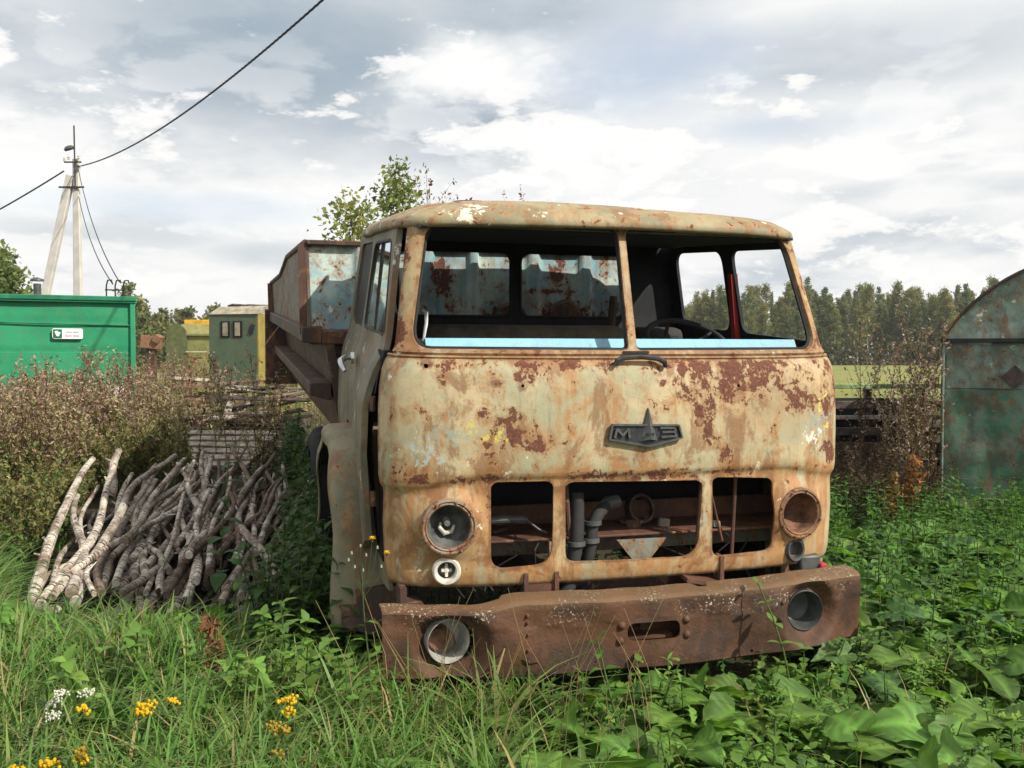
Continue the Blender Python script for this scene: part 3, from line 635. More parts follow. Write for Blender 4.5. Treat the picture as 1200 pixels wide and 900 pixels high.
for k in range(7):
    x0 = random.uniform(-.7, .7); MB().tube([(x0, .12, .76 + .0 * k), (x0 + random.uniform(-.1, .1), .05, .70), (x0 + random.uniform(-.15, .15), .10, .60), (x0 + random.uniform(-.2, .2), .05, .50)], .0045, 5).build('wire', M['rubber'], truck)
for k in range(9):
    x0 = random.uniform(-.65, .75); MB().box((x0, random.uniform(.10, .22), .765), (random.uniform(.04, .12), random.uniform(.03, .07), random.uniform(.01, .05)), (random.uniform(-.3, .3), random.uniform(-.3, .3), random.uniform(0, 3))).build('scrap', (M['shaded_rust'], M['rust'], M['member'])[k % 3], truck, bevel=.004)
MB().lathe([(.06, .03), (.075, .03), (.08, 0), (.075, -.03), (.06, -.03)], (.15, .24, .83), (.1, -1, .3), 24).build('pulley', M['shaded_rust'], truck)
# front wings: swept arch strip
def fender(sgn):
    path = [(.46, .26), (.47, .50), (.50, .75), (.56, .96), (.68, 1.13), (.86, 1.235), (1.08, 1.265), (1.32, 1.235), (1.52, 1.12), (1.66, .93), (1.74, .70), (1.78, .48)]
    P2 = []
    for i in range(len(path) - 1):
        for k in range(4):
            t = k / 4; a, b = path[i], path[i + 1]; P2.append((a[0] + (b[0] - a[0]) * t, a[1] + (b[1] - a[1]) * t))
    P2.append(path[-1]); vs = []; fs = []
    sec = [(1.02, 0), (1.30, 0), (1.36, .004), (1.39, .020), (1.402, .045), (1.400, .085), (1.392, .085), (1.390, .050), (1.378, .030), (1.35, .016), (1.02, .012)]
    for i, (y, z) in enumerate(P2):
        a = P2[max(0, i - 1)]; b = P2[min(len(P2) - 1, i + 1)]; d = Vector((b[0] - a[0], b[1] - a[1])).normalized(); nn = Vector((d.y, -d.x))
        for (x, o_) in sec: 
            wob = .01 * math.sin(i * .6)
            vs.append((sgn * (x + wob * (x > 1.2)), y + nn.x * o_, z + nn.y * o_))
    n = len(sec)
    for i in range(len(P2) - 1):
        for j in range(n):
            j2 = (j + 1) % n; fs.append((i * n + j, i * n + j2, (i + 1) * n + j2, (i + 1) * n + j))
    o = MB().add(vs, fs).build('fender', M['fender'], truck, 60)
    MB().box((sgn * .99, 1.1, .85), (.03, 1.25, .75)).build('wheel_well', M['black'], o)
    # step box and torn mudguard at the foot
    MB().add([(sgn * 1.05, .36, .20), (sgn * 1.36, .42, .30), (sgn * 1.36, .50, .46), (sgn * 1.05, .36, .50), (sgn * 1.05, .62, .20), (sgn * 1.36, .66, .24), (sgn * 1.36, .70, .44), (sgn * 1.05, .62, .50)], [(0, 1, 2, 3), (4, 7, 6, 5), (0, 4, 5, 1), (1, 5, 6, 2), (2, 6, 7, 3), (3, 7, 4, 0)]).build('step', M['shaded_rust'], o)
    return o
fender(-1); fender(1)
def wheel(cx, cy, cz, r, wd, name='wheel'):
    e_ = MB().lathe([(r * .56, wd / 2), (r * .80, wd / 2 + .01), (r * .95, wd * .42), (r, wd * .3), (r, -wd * .3), (r * .95, -wd * .42), (r * .8, -wd / 2 - .01), (r * .56, -wd / 2)], (cx, cy, cz), (-1, 0, 0), 36).build(name, M['rubber'], truck)
    MB().lathe([(r * .57, wd * .45), (r * .5, wd * .2), (r * .3, wd * .15), (r * .25, wd * .4), (0, wd * .4)], (cx, cy, cz), (-1 if cx < 0 else 1, 0, 0), 28).build('rim', M['rust'], e_)
wheel(-1.12, 1.10, .52, .50, .28); wheel(1.12, 1.10, .52, .50, .28)
wheel(-1.02, 4.9, .46, .50, .5); wheel(1.15, 4.8, .55, .52, .5)

# dump body
body = MB()
def bm_(x, y, z):  # widens to the rear and its top edge steps down
    t = (y - 2.2) / 4.6; return (x * (1 + .10 * t), y, z)
BX = 1.435
def plate(pts, th, name, mat, parent=truck, bevel=0):
    pts = [Vector(p) for p in pts]; n_ = (pts[1] - pts[0]).cross(pts[2] - pts[0]).normalized() * th; k = len(pts)
    return MB().add(pts + [p + n_ for p in pts], [tuple(range(k)), tuple(range(2 * k - 1, k - 1, -1))] + [(i, i + k, (i + 1) % k + k, (i + 1) % k) for i in range(k)]).build(name, mat, parent, smooth=0, bevel=bevel)
bo = MB().box((0, 4.4, 1.15), (2.4, 4.3, .06)).build('dump_body', M['shaded_rust'], truck)
for s in (-1, 1):
    BX = 1.435 if s < 0 else 1.16
    yy = [2.20, 4.0, 5.0, 6.8]; zt = [2.395, 2.36, 2.22, 2.16]
    m_ = MB(); vs = []
    N_ = 40
    for i in range(N_):
        y = 2.20 + 4.6 * i / (N_ - 1); x = s * BX * (1 + .10 * (y - 2.2) / 4.6); z1_ = interp(y, list(zip(yy, zt)))
        vs += [(x, y, z1_), (x * .985, y, 1.80), (x * .985 - s * .02, y, 1.80), (x - s * .02, y, z1_)]
    fs = []
    for i in range(N_ - 1):
        for j in range(4): j2 = (j + 1) % 4; fs.append((i * 4 + j, i * 4 + j2, i * 4 + 4 + j2, i * 4 + 4 + j))
    fs += [(0, 1, 2, 3), tuple(range(4 * N_ - 4, 4 * N_))]
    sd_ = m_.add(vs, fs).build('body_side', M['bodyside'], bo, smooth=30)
    MB().tube([(s * BX * (1 + .10 * (y - 2.2) / 4.6), y, interp(y, list(zip(yy, zt)))) for y in lin(2.2, 6.8, 24)], .022, 8).build('top_rail', M['rust'], bo)
    for y in (2.22, 6.7):
        x = s * BX * (1 + .10 * (y - 2.2) / 4.6); MB().bar((x * 1.01, y, 1.78), (x * 1.015, y, interp(y, list(zip(yy, zt))) - .01), .07, .05).build('stake', M['rust'], bo)
    # flange, box side below it, ledge
    a0, a1 = BX * 1.0, BX * 1.10
    MB().add([(s * (a + d), y, z) for y, a in ((2.10, a0), (6.85, a1)) for d, z in ((.03, 1.73), (.03, 1.83), (-.10, 1.84), (-.10, 1.72))], [(0, 1, 2, 3), (7, 6, 5, 4), (0, 4, 5, 1), (1, 5, 6, 2), (2, 6, 7, 3), (3, 7, 4, 0)]).build('side_flange', M['shaded_rust'], bo, bevel=.008)
    MB().add([(s * (a + d), y, z) for y, a in ((2.12, a0 - .12), (6.8, a1 - .12)) for d, z in ((.0, 1.73), (-.10, 1.10), (-.16, 1.10), (-.06, 1.73))], [(0, 1, 2, 3), (7, 6, 5, 4), (0, 4, 5, 1), (1, 5, 6, 2), (2, 6, 7, 3), (3, 7, 4, 0)]).build('lower_side', M['shaded_rust'], bo)  # shade on the side away from the sun is put into this colour
    MB().add([(s * (a + d), y, z) for y, a in ((2.12, a0 - .12), (6.8, a1 - .12)) for d, z in ((.10, 1.46), (.10, 1.38), (-.04, 1.34), (-.04, 1.46))], [(0, 1, 2, 3), (7, 6, 5, 4), (0, 4, 5, 1), (1, 5, 6, 2), (2, 6, 7, 3), (3, 7, 4, 0)]).build('side_ledge', M['shaded_rust'], bo, bevel=.006)
    plate([(s * (BX - .13), 6.7, 1.02), (s * (BX + .22), 6.7, 1.02), (s * (BX + .22), 6.7, 1.86), (s * (BX - .13), 6.7, 1.86)], -.04 if s < 0 else .04, 'mud_flap', M['shaded_rust'], bo)
# headboard: pressed sheet with upright channels
def hbmap(x, z, w_):
    r = 0
    for c_, wd in ((-1.05, .07), (-.62, .07), (-.28, .05), (.16, .06), (.55, .06), (1.0, .07)): r -= .035 * sm((wd - abs(x - c_)) / .03)
    return (x, 2.21 + r + w_ + .004 * math.sin(x * 8 + z * 5), z)
slab('headboard', lin(-1.42, 1.15, 140), lin(1.80, 2.385, 16), .012, [], hbmap, M['blue'], bo, 50)
MB().box((-.14, 2.20, 2.395), (2.58, .07, .035)).build('top_rail', M['shaded_rust'], bo, bevel=.008)
MB().box((-.14, 2.17, 1.765), (2.55, .12, .10)).build('cross_rail', M['rust'], bo, bevel=.015)
slab('lower_front', lin(-1.31, 1.02, 30), lin(1.08, 1.72, 10), .02, [], lambda x, z, w_: (x * (1 - .10 * (1.72 - z) / .6), 2.17 + w_ + .006 * math.sin(x * 7 + z * 9), z), M['shaded_rust'], bo)
plate([(-1.6, 6.85, 1.1), (1.26, 6.85, 1.1), (1.26, 6.85, 2.16), (-1.6, 6.85, 2.16)], .03, 'tailboard', M['rust'], bo)
MB().box((-.14, 4.4, 1.72), (2.3, 4.3, .03)).build('body_floor', M['shaded_rust'], bo)
MB().lathe([(0, .05), (.10, .045), (.12, 0)], (-.02, 2.15, 1.90), (0, -1, 0), 20).build('rust_boss', M['shaded_rust'], bo)
MB().lathe([(0, .05), (.10, .045), (.12, 0)], (.38, 2.15, 1.92), (0, -1, 0), 20).build('rust_boss', M['shaded_rust'], bo)

MB().add([(-1.02, 1.66, .50), (-1.385, 1.66, .50), (-1.385, 1.55, .98), (-1.02, 1.55, .98), (-1.02, 1.25, 1.20), (-1.385, 1.25, 1.20)], [(0, 1, 2, 3), (3, 2, 5, 4)]).build('wheel_well_shade', M['black'], truck)  # black sheet added to darken the inside of the arch
def walk(o, fn):
    if o.type == 'MESH' and not o.data.get('sheared'):
        for q in o.data.vertices: q.co.z += fn(q.co.y)
        o.data['sheared'] = 1
    for ch in o.children: walk(ch, fn)
for ch in list(truck.children):
    nm = ch.name.split('.')[0]
    if nm in ('fender', 'wheel', 'wheel_well_shade'): continue
    if nm == 'dump_body': walk(ch, lambda y: .065 * (y - 2.15))
    elif nm == 'chassis_frame': walk(ch, lambda y: .04 * y)
    else: walk(ch, lambda y: .085 * y)
# ------------------------------------------------------------------ ground
def gz(x, y):
    """ground height"""
    h = .035 * math.sin(x * .9 + 1) * math.cos(y * .7) + .02 * math.sin(x * 2.3 + y * 1.7)
    h += .30 * math.exp(-((x + 3.4) ** 2 / 1.6 + (y - 10.2) ** 2 / 3.0))      # low rise the poles lie on
    h += .25 * math.exp(-((x + 4.2) ** 2 / 5 + (y - 15) ** 2 / 12))
    return h * (1 if y < 40 else 0) if y > 0 else 0
def gza(x, y):
    h = .035 * np.sin(x * .9 + 1) * np.cos(y * .7) + .02 * np.sin(x * 2.3 + y * 1.7)
    h = h + .30 * np.exp(-((x + 3.4) ** 2 / 1.6 + (y - 10.2) ** 2 / 3.0)) + .25 * np.exp(-((x + 4.2) ** 2 / 5 + (y - 15) ** 2 / 12))
    return np.where(y < 40, h, 0)
def ground():
    xs = [-3000, -1200, -500, -200, -90, -50] + lin(-30, 30, 121) + [50, 90, 200, 500, 1200, 3000]
    ys = [-400, -100, -20, -5] + lin(0.01, 40, 90) + [60, 90, 140, 200, 400, 900, 2000, 5000]
    vs = [(x, y, gz(x, y)) for y in ys for x in xs]; n = len(xs)
    fs = [(j * n + i, j * n + i + 1, (j + 1) * n + i + 1, (j + 1) * n + i) for j in range(len(ys) - 1) for i in range(n - 1)]
    m, nn, b, _ = material('soil_and_turf'); v = nn.coord(); x, y, z = nn.sep(v)
    a = nn.noise(v, .9, 7, .6); c = nn.noise(v, 9, 7, .65); d = nn.noise(v, .05, 5, .6)
    near = nn.mix(nn.step(a, .35, .65), (.030, .040, .016), (.060, .042, .028)); near = nn.mix(nn.step(c, .5, .7), near, (.085, .065, .04))
    far = nn.mix(nn.step(d, .4, .6), (.17, .20, .055), (.22, .22, .075))
    nn.put(b.inputs['Base Color'], nn.mix(nn.step(y, 22, 34), near, far)); b.inputs['Roughness'].default_value = .95; b.inputs['Specular IOR Level'].default_value = .1
    nn.put(b.inputs['Normal'], nn.bump(c, .8, .03))
    o = MB().add(vs, fs).build('ground', m, smooth=60); tag(o, kind='structure'); return o
ground()

# ------------------------------------------------------------------ plants: numpy templates
def leafmat(name, trans=.35, rough=.55, spec=.3):
    m, n, b, out = material(name); at = n.n.new('ShaderNodeAttribute'); at.attribute_name = 'col'
    v = n.coord(); nz = n.noise(v, 26, 5, .65); c = n.mix(n.step(nz, .60, .68, 0, .75), at.outputs['Color'], (.16, .11, .035)); c = n.mix(n.step(n.noise(v, 7, 3), .35, .65, 0, .35), c, n.mix(1, c, (.6, .7, .55), 'MULTIPLY'))
    if name == 'leaf': n.put(b.inputs['Normal'], n.bump(n.noise(v, 60, 3), .5, .004))
    n.put(b.inputs['Base Color'], c); b.inputs['Roughness'].default_value = rough; b.inputs['Specular IOR Level'].default_value = spec
    t = n.n.new('ShaderNodeBsdfTranslucent'); n.put(t.inputs[0], n.mix(1, at.outputs['Color'], (1.25, 1.3, .7), 'MULTIPLY'))
    mx = n.n.new('ShaderNodeMixShader'); mx.inputs[0].default_value = trans; n.l.new(b.outputs[0], mx.inputs[1]); n.l.new(t.outputs[0], mx.inputs[2]); n.l.new(mx.outputs[0], out.inputs[0])
    return m
ML = leafmat('leaf'); MG = leafmat('grass_blade', .30, .5); MD = leafmat('dry_stalk', .15, .9, .1); MBK = leafmat('bark_by_colour', 0, .9, .1)
class G:
    """numpy quads with a colour per vertex"""
    def __init__(s): s.V = []; s.F = []; s.C = []; s.n = 0
    def add(s, V, F, C):
        V = np.asarray(V, float); C = np.asarray(C, float)
        if C.ndim == 1: C = np.tile(C, (len(V), 1))
        s.V.append(V); s.F.append(np.asarray(F, int) + s.n); s.C.append(C); s.n += len(V); return s
    def arr(s): return np.vstack(s.V), np.vstack(s.F), np.vstack(s.C)
    def mesh(s, name, smooth=False):
        V, F, C = s.arr(); return npmesh(name, V, F, C, smooth)
def npmesh(name, V, F, C, smooth=False):
    me = bpy.data.meshes.new(name); me.vertices.add(len(V)); me.vertices.foreach_set('co', V.astype('f').ravel())
    me.loops.add(F.size); me.loops.foreach_set('vertex_index', F.astype('i').ravel()); me.polygons.add(len(F))
    me.polygons.foreach_set('loop_start', (np.arange(len(F)) * 4).astype('i')); me.polygons.foreach_set('loop_total', np.full(len(F), 4, 'i'))
    if smooth: me.polygons.foreach_set('use_smooth', np.ones(len(F), bool))
    me.update(calc_edges=True); at = me.color_attributes.new('col', 'FLOAT_COLOR', 'POINT')
    at.data.foreach_set('color', np.hstack([np.clip(C, 0, 1), np.ones((len(C), 1))]).astype('f').ravel()); return me
def rotm(ax, t):
    c, s = math.cos(t), math.sin(t)
    return np.array({'x': [[1, 0, 0], [0, c, -s], [0, s, c]], 'y': [[c, 0, s], [0, 1, 0], [-s, 0, c]], 'z': [[c, -s, 0], [s, c, 0], [0, 0, 1]]}[ax])
def leaf(L, W, prof, droop=.5, fold=.15, wave=0., n=6, tip=1., tooth=0.):
    """leaf along +y from the origin, 3 columns of verts"""
    V = []; 
    for i in range(n + 1):
        t = i / n; w_ = W * interp(t, prof) / 2 * (1 + (tooth * (-1) ** i)); ang = droop * t; y = L * (math.sin(ang) / droop if abs(droop) > .01 else t); z = -L * (1 - math.cos(ang)) / droop if abs(droop) > .01 else 0
        wv = wave * L * math.sin(t * 11)
        V += [(-w_, y, z + w_ * fold + wv), (0, y, z), (w_, y, z + w_ * fold - wv)]
    F = []
    for i in range(n):
        a = i * 3; F += [(a, a + 1, a + 4, a + 3), (a + 1, a + 2, a + 5, a + 4)]
    return np.array(V), np.array(F)
def bigleaf(L, W, prof, droop=.6, fold=.2, wave=.03, c=(.1, .19, .04), n=30, m=11, lobes=.13):
    V = []; C = []; ph = random.uniform(0, 6)
    for i in range(n + 1):
        t = i / n; ang = droop * t; y0 = L * math.sin(ang) / droop; z0 = -L * (1 - math.cos(ang)) / droop; w_ = W * interp(t, prof) / 2
        for j in range(m):
            q = -1 + 2 * j / (m - 1); edge = abs(q); ww = w_ * (1 + lobes * (math.sin(i * 1.5 + ph) + .5 * math.sin(i * .65 + ph * 2)) * edge)
            x = q * ww; y = y0 - .16 * L * edge ** 1.6 * (1 if t < .25 else .5) + .0 ; rib = abs(math.sin((t * 5.5 - edge * 1.3) * math.pi))
            z = z0 + edge * ww * fold + wave * L * math.sin(t * 9 + q * 4 + ph) * edge + .010 * L * rib - .012 * L * (edge < .1)
            V.append((x, y, z)); C.append(np.array(c) * (1.45 if edge < .1 else (.70 + 1.0 * (1 - rib) ** 4)) * (1 - .12 * edge))
    F = [(i * m + j, i * m + j + 1, (i + 1) * m + j + 1, (i + 1) * m + j) for i in range(n) for j in range(m - 1)]
    return np.array(V), np.array(F), np.array(C)
OV = [(0, .1), (.2, .75), (.4, 1), (.7, .7), (1, 0.03)]; HT = [(0, .30), (.06, .85), (.2, 1), (.4, .93), (.6, .74), (.8, .46), (.93, .22), (1, .03)]; LA = [(0, .15), (.3, 1), (.6, .8), (1, .03)]
def tube_np(pts, r0, r1, k=4):
    pts = np.array(pts, float); n = len(pts); V = []; F = []
    for i, p in enumerate(pts):
        d = pts[min(i + 1, n - 1)] - pts[max(i - 1, 0)]; d = d / (np.linalg.norm(d) + 1e-9); u = np.cross(d, [.3, .9, .1]); u /= np.linalg.norm(u) + 1e-9; w_ = np.cross(d, u); r = r0 + (r1 - r0) * i / (n - 1)
        for j in range(k): t = 2 * math.pi * j / k; V.append(p + (u * math.cos(t) + w_ * math.sin(t)) * r)
    for i in range(n - 1):
        for j in range(k): j2 = (j + 1) % k; F.append((i * k + j, i * k + j2, (i + 1) * k + j2, (i + 1) * k + j))
    return np.array(V), np.array(F)
def jit(c, a=.2): k_ = 1 + random.uniform(-a, a); return np.clip(np.array(c) * k_ * np.array([1 + random.uniform(-a, a) * .5, 1, 1 + random.uniform(-a, a) * .4]), 0, 1)
def herb(h, nn, L, W, c, prof=OV, droop=.8, stemc=(.10, .16, .045), whorl=2, tooth=.0, wild=.25, curve=.1):
    g_ = G(); cx, cy = random.uniform(-curve, curve), random.uniform(-curve, curve)
    P = lambda t: np.array([cx * t * t * h, cy * t * t * h, t * h])
    V, F = tube_np([P(t) for t in np.linspace(0, 1, 5)], .006, .003); g_.add(V, F, stemc)
    for i in range(nn):
        t = .12 + .88 * (i + 1) / nn; a0 = i * 1.57 + random.uniform(-.3, .3)
        for k in range(whorl):
            s_ = (1.1 - .55 * t) * random.uniform(.75, 1.15); lv, lf = leaf(L * s_, W * s_, prof, droop * random.uniform(.6, 1.4), tooth=tooth, n=5)
            m_ = rotm('z', a0 + k * 2 * math.pi / whorl) @ rotm('x', random.uniform(.1, .8) * (1 if t < .9 else 1.3)); g_.add(lv @ m_.T + P(t), lf, jit(c, wild))
    return g_.arr()
def rosette(nl, L, W, c, prof=HT, tooth=0, pet=.2):
    g_ = G()
    for i in range(nl):
        a = i * 2.4 + random.uniform(-.3, .3); s_ = random.uniform(.6, 1.1); el = random.uniform(.45, 1.2); q_ = pet * s_ * random.uniform(.8, 1.5)
        tip = np.array([0, math.cos(el) * q_, math.sin(el) * q_]); rz = rotm('z', a)
        V, F = tube_np([np.zeros(3), tip * .5 + [0, 0, .01], tip], .008 * L / .3, .004 * L / .3); g_.add(V @ rz.T, F, (.10, .13, .05))
        m_ = rz @ rotm('x', el * .35 - .25 + random.uniform(-.2, .2)) @ rotm('y', random.uniform(-.5, .5))
        if L > .2:
            lv, lf, lc = bigleaf(L * s_, W * s_, prof, random.uniform(.5, 1.5), random.uniform(.05, .5), .055, jit(c, .25)); g_.add(lv @ m_.T + tip @ rz.T, lf, lc); continue
        lv, lf, lc = bigleaf(L * s_, W * s_, prof, random.uniform(.4, 1.4), random.uniform(.05, .5), .04, jit(c, .2), 12, 7, .10); g_.add(lv @ m_.T + tip @ rz.T, lf, lc)
    return g_.arr()
def tuft(nb, h, c, dry=.1, w_=.006):
    g_ = G()
    for i in range(nb): 
        a = random.uniform(0, 6.28); hh = h * random.uniform(.5, 1.1); lean = random.uniform(.15, 1.35); V = []; cc = jit((.30, .24, .11), .2) if random.random() < dry else jit(c, .25)
        ww = w_ * random.uniform(.6, 1.3); p0 = np.array([random.gauss(0, .04), random.gauss(0, .04), 0])
        for k in range(6):
            t = k / 5; r = hh * lean * t * t; z = hh * (t - .42 * lean * t ** 3); wd = ww * (1 - t ** 2.2) + .0004
            px, py = r * math.cos(a), r * math.sin(a); V += [p0 + [px - math.sin(a) * wd, py + math.cos(a) * wd, z], p0 + [px + math.sin(a) * wd, py - math.cos(a) * wd, z]]
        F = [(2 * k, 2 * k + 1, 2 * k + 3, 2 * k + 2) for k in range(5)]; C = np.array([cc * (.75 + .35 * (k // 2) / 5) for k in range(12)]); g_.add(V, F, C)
    return g_.arr()
def dryweed(h, c1, c2, plumes=12):
    """mugwort: stiff stem with upright side shoots, seed plumes on top"""
    g_ = G(); lx, ly = random.uniform(-.15, .15), random.uniform(-.15, .15); P = lambda t: np.array([lx * t * t * h, ly * t * t * h, t * h])
    V, F = tube_np([P(t) for t in np.linspace(0, 1, 6)], .007, .002); g_.add(V, F, (.13, .075, .05))
    for i in range(plumes):
        t = .30 + .68 * i / plumes; a = i * 2.4 + random.random(); L = h * .34 * (1.1 - .75 * t) * random.uniform(.7, 1.2); el = random.uniform(.8, 1.25)
        d = np.array([math.cos(a) * math.cos(el), math.sin(a) * math.cos(el), math.sin(el)]); b0 = P(t)
        V, F = tube_np([b0, b0 + d * L], .003, .001, 3); g_.add(V, F, (.15, .09, .06))
        for k in range(13):
            q_ = b0 + d * L * random.uniform(.15, 1.05) + np.array([random.gauss(0, .015) for _ in range(3)]); s_ = random.uniform(.010, .030)
            e1 = np.random.default_rng(random.randrange(1 << 30)).normal(size=(2, 3)); e1 /= np.linalg.norm(e1, axis=1)[:, None]; e1[1] *= .5
            cc = jit(c1 if random.random() < .25 + .75 * t else c2, .3); g_.add([q_ - e1[0] * s_, q_ + e1[1] * s_, q_ + e1[0] * s_, q_ - e1[1] * s_], [(0, 1, 2, 3)], cc)
    for k in range(int(plumes * 1.2)):
        t = random.uniform(.03, .6); lv, lf = leaf(random.uniform(.05, .10), .03, LA, 1.0, n=3, tooth=.3); m_ = rotm('z', random.uniform(0, 6.28)) @ rotm('x', random.uniform(-.4, .5)); g_.add(lv @ m_.T + P(t), lf, jit(c2, .3))
    return g_.arr()
def merge(templates, pos, scale=(.8, 1.2), tiltmax=.15, tint=.18):
    """many copies of random templates as one numpy mesh"""
    Vs, Fs, Cs = [], [], []; n = 0
    for p in pos:
        V, F, C = templates[rng.integers(len(templates))]; m_ = rotm('z', rng.uniform(0, 6.28)) @ rotm('x', rng.uniform(-tiltmax, tiltmax)); s_ = rng.uniform(*scale)
        Vs.append((V * s_) @ m_.T + np.array([p[0], p[1], p[2] if len(p) > 2 else gz(p[0], p[1]) - .01])); Fs.append(F + n); Cs.append(C * (1 + rng.uniform(-tint, tint))); n += len(V)
    return np.vstack(Vs), np.vstack(Fs), np.vstack(Cs)
def stuff(name, templates, pos, mat, label=None, **k):
    V, F, C = merge(templates, pos, **k); o = link(name, npmesh(name, V, F, C), mat); tag(o, label, name.replace('_', ' '), None, 'stuff'); return o
def tloc(x, y):
    d = Vector((x, y, 0)) - TO; return d.x * _R.x + d.y * _R.y, d.x * _B.x + d.y * _B.y
def intruck(x, y, m_=0.):
    a, b = tloc(x, y); return abs(a) < 1.22 + m_ and -.30 - m_ < b < 7
def vz(x, y, clear=True): return 1
def scatter(n, x0, x1, y0, y1, keep=lambda x, y: True, expo=1.):
    out = []
    while len(out) < n:
        x = rng.uniform(x0, x1); y = y0 + (y1 - y0) * rng.uniform() ** expo
        if abs(x) > y * .62 + .5: 
            if rng.uniform() < .97: continue
        if keep(x, y): out.append((x, y))
    return out
def inpile(x, y): return -4.3 < x < -1.45 + (y - 6.3) * -.22 and 5.55 < y < 9.4 and x > -3.35 - (y - 6.4) * .28
GR = (.105, .215, .040); GR2 = (.150, .235, .060); LF = (.080, .185, .030); LF2 = (.13, .25, .042); DK = (.035, .075, .018)

# left and middle foreground: long lush grass
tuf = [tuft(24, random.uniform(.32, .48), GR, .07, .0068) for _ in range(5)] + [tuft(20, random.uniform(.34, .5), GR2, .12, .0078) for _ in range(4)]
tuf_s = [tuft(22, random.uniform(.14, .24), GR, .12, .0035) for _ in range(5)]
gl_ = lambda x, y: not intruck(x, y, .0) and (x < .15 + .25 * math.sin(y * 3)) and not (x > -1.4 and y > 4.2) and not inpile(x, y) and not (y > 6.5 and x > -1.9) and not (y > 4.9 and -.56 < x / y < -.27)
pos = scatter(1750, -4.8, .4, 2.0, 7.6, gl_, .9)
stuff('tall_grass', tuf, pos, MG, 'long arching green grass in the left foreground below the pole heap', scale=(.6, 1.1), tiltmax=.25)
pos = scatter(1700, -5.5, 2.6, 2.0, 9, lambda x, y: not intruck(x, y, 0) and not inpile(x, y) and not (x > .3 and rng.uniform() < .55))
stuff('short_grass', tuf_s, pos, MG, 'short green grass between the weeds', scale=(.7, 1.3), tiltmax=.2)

# ground ivy and nettle like herbs on the right, under the bumper and beside the wing
hb1 = [herb(random.uniform(.14, .26), 4, .080, .060, LF2, HT, .9, tooth=.12) for _ in range(4)] + [herb(random.uniform(.10, .2), 3, .06, .05, (.075, .15, .035), OV, .7, whorl=3) for _ in range(3)]
hb2 = [herb(random.uniform(.32, .55), 7, .11, .055, LF, OV, 1.0, tooth=.15) for _ in range(5)]
hb3 = [herb(random.uniform(.28, .45), 6, .13, .035, LF2, LA, .8, whorl=3) for _ in range(4)]
ros = [rosette(6, .17, .14, LF2, HT, .10, .12) for _ in range(4)]
bare = lambda x, y: math.hypot((x - .33) / .20, (y - 3.55) / .25) < 1 or math.hypot((x - .95) / .25, (y - 3.9) / .15) < 1 or math.hypot((x - 2.1) / .35, (y - 4.15) / .22) < 1 or math.sin(x * 3.3 + y * 2.1) * math.sin(y * 3.7 - x) > .80
rt = lambda x, y: not intruck(x, y, -.05) and (x > .05 + .25 * math.sin(y * 3) or (y > 4.0 and x > -1.4)) and not bare(x, y)
stuff('feathery_greens', [herb(random.uniform(.16, .28), 9, .085, .04, (.17, .29, .05), LA, .6, whorl=3, tooth=.5) for _ in range(4)], scatter(330, 1.0, 2.9, 3.6, 5.4, lambda x, y: rt(x, y) and math.sin(x * 4 + y * 3) > -.4), ML, 'pale green feathery herbs right of the bumper', scale=(.6, 1.0), tiltmax=.4)
stuff('ground_ivy', hb1, scatter(2900, -.3, 6.2, 2.2, 9.6, rt, 1.0), ML, 'low bright green leafy ground cover on the right', scale=(.7, 1.25), tiltmax=.3)
stuff('nettles', hb2, scatter(560, .0, 7.0, 3.7, 10.0, lambda x, y: rt(x, y) and (y > 5.0 or rng.uniform() < .35) and not (3.8 < x and y > 9.2)), ML, 'taller green herbs spreading from the bumper towards the shed', scale=(.6, 1.1), tiltmax=.3)
stuff('feathery_herbs', hb3, scatter(330, .2, 5.0, 3.1, 7.5, lambda x, y: rt(x, y)), ML, 'narrow leaved green herbs in the right foreground', scale=(.45, .85), tiltmax=.35)
stuff('small_rosettes', ros, scatter(680, .0, 5.5, 2.4, 8.0, lambda x, y: rt(x, y)), ML, 'small rosettes of rounded green leaves on the right', scale=(.55, 1.55), tiltmax=.4)
# beside and behind the left wing
lw = lambda x, y: (lambda a, b: a < -1.22 and b > -.1)(*tloc(x, y)) and not inpile(x, y)
stuff('shade_nettles', [herb(random.uniform(.45, .8), 9, .13, .07, (.05, .105, .022), OV, 1.0, tooth=.15) for _ in range(5)], scatter(420, -3.3, -.75, 4.7, 12.5, lambda x, y: lw(x, y) and x > -1.35 - (y - 5) * .22), ML, 'dark green nettles growing between the truck and the pole heap', scale=(.7, 1.15), tiltmax=.3)
stuff('wing_herbs', [herb(random.uniform(.25, .5), 7, .12, .075, (.15, .27, .05), HT, .9, whorl=3, tooth=.1) for _ in range(4)], scatter(70, -1.9, -.5, 3.6, 4.9, lambda x, y: not intruck(x, y, 0) and x > -.45 * y), ML, 'light green leafy herbs round the foot of the left wing', scale=(.6, 1.1), tiltmax=.3)
stuff('left_mixed_herbs', hb1 + ros, scatter(330, -3.2, .3, 2.3, 5.2, lambda x, y: not intruck(x, y, 0)), ML, 'small leafy herbs mixed into the left grass', scale=(.9, 1.5), tiltmax=.3)
stuff('dead_straw', [tuft(9, random.uniform(.25, .42), (.36, .29, .15), 1.0, .004) for _ in range(4)], scatter(90, -4.5, 2.5, 2.2, 7.5, lambda x, y: not intruck(x, y, 0)), MG, 'dead straw coloured blades among the green', scale=(.7, 1.2), tiltmax=.5)
stuff('under_truck_weeds', hb2, [p for p in [(TO + _R * rng.uniform(-1.2, 1.3) + _B * rng.uniform(-.15, 2.5)) for _ in range(130)]], ML, 'sparse weeds in the shade below the cab', scale=(.5, .9), tiltmax=.4)

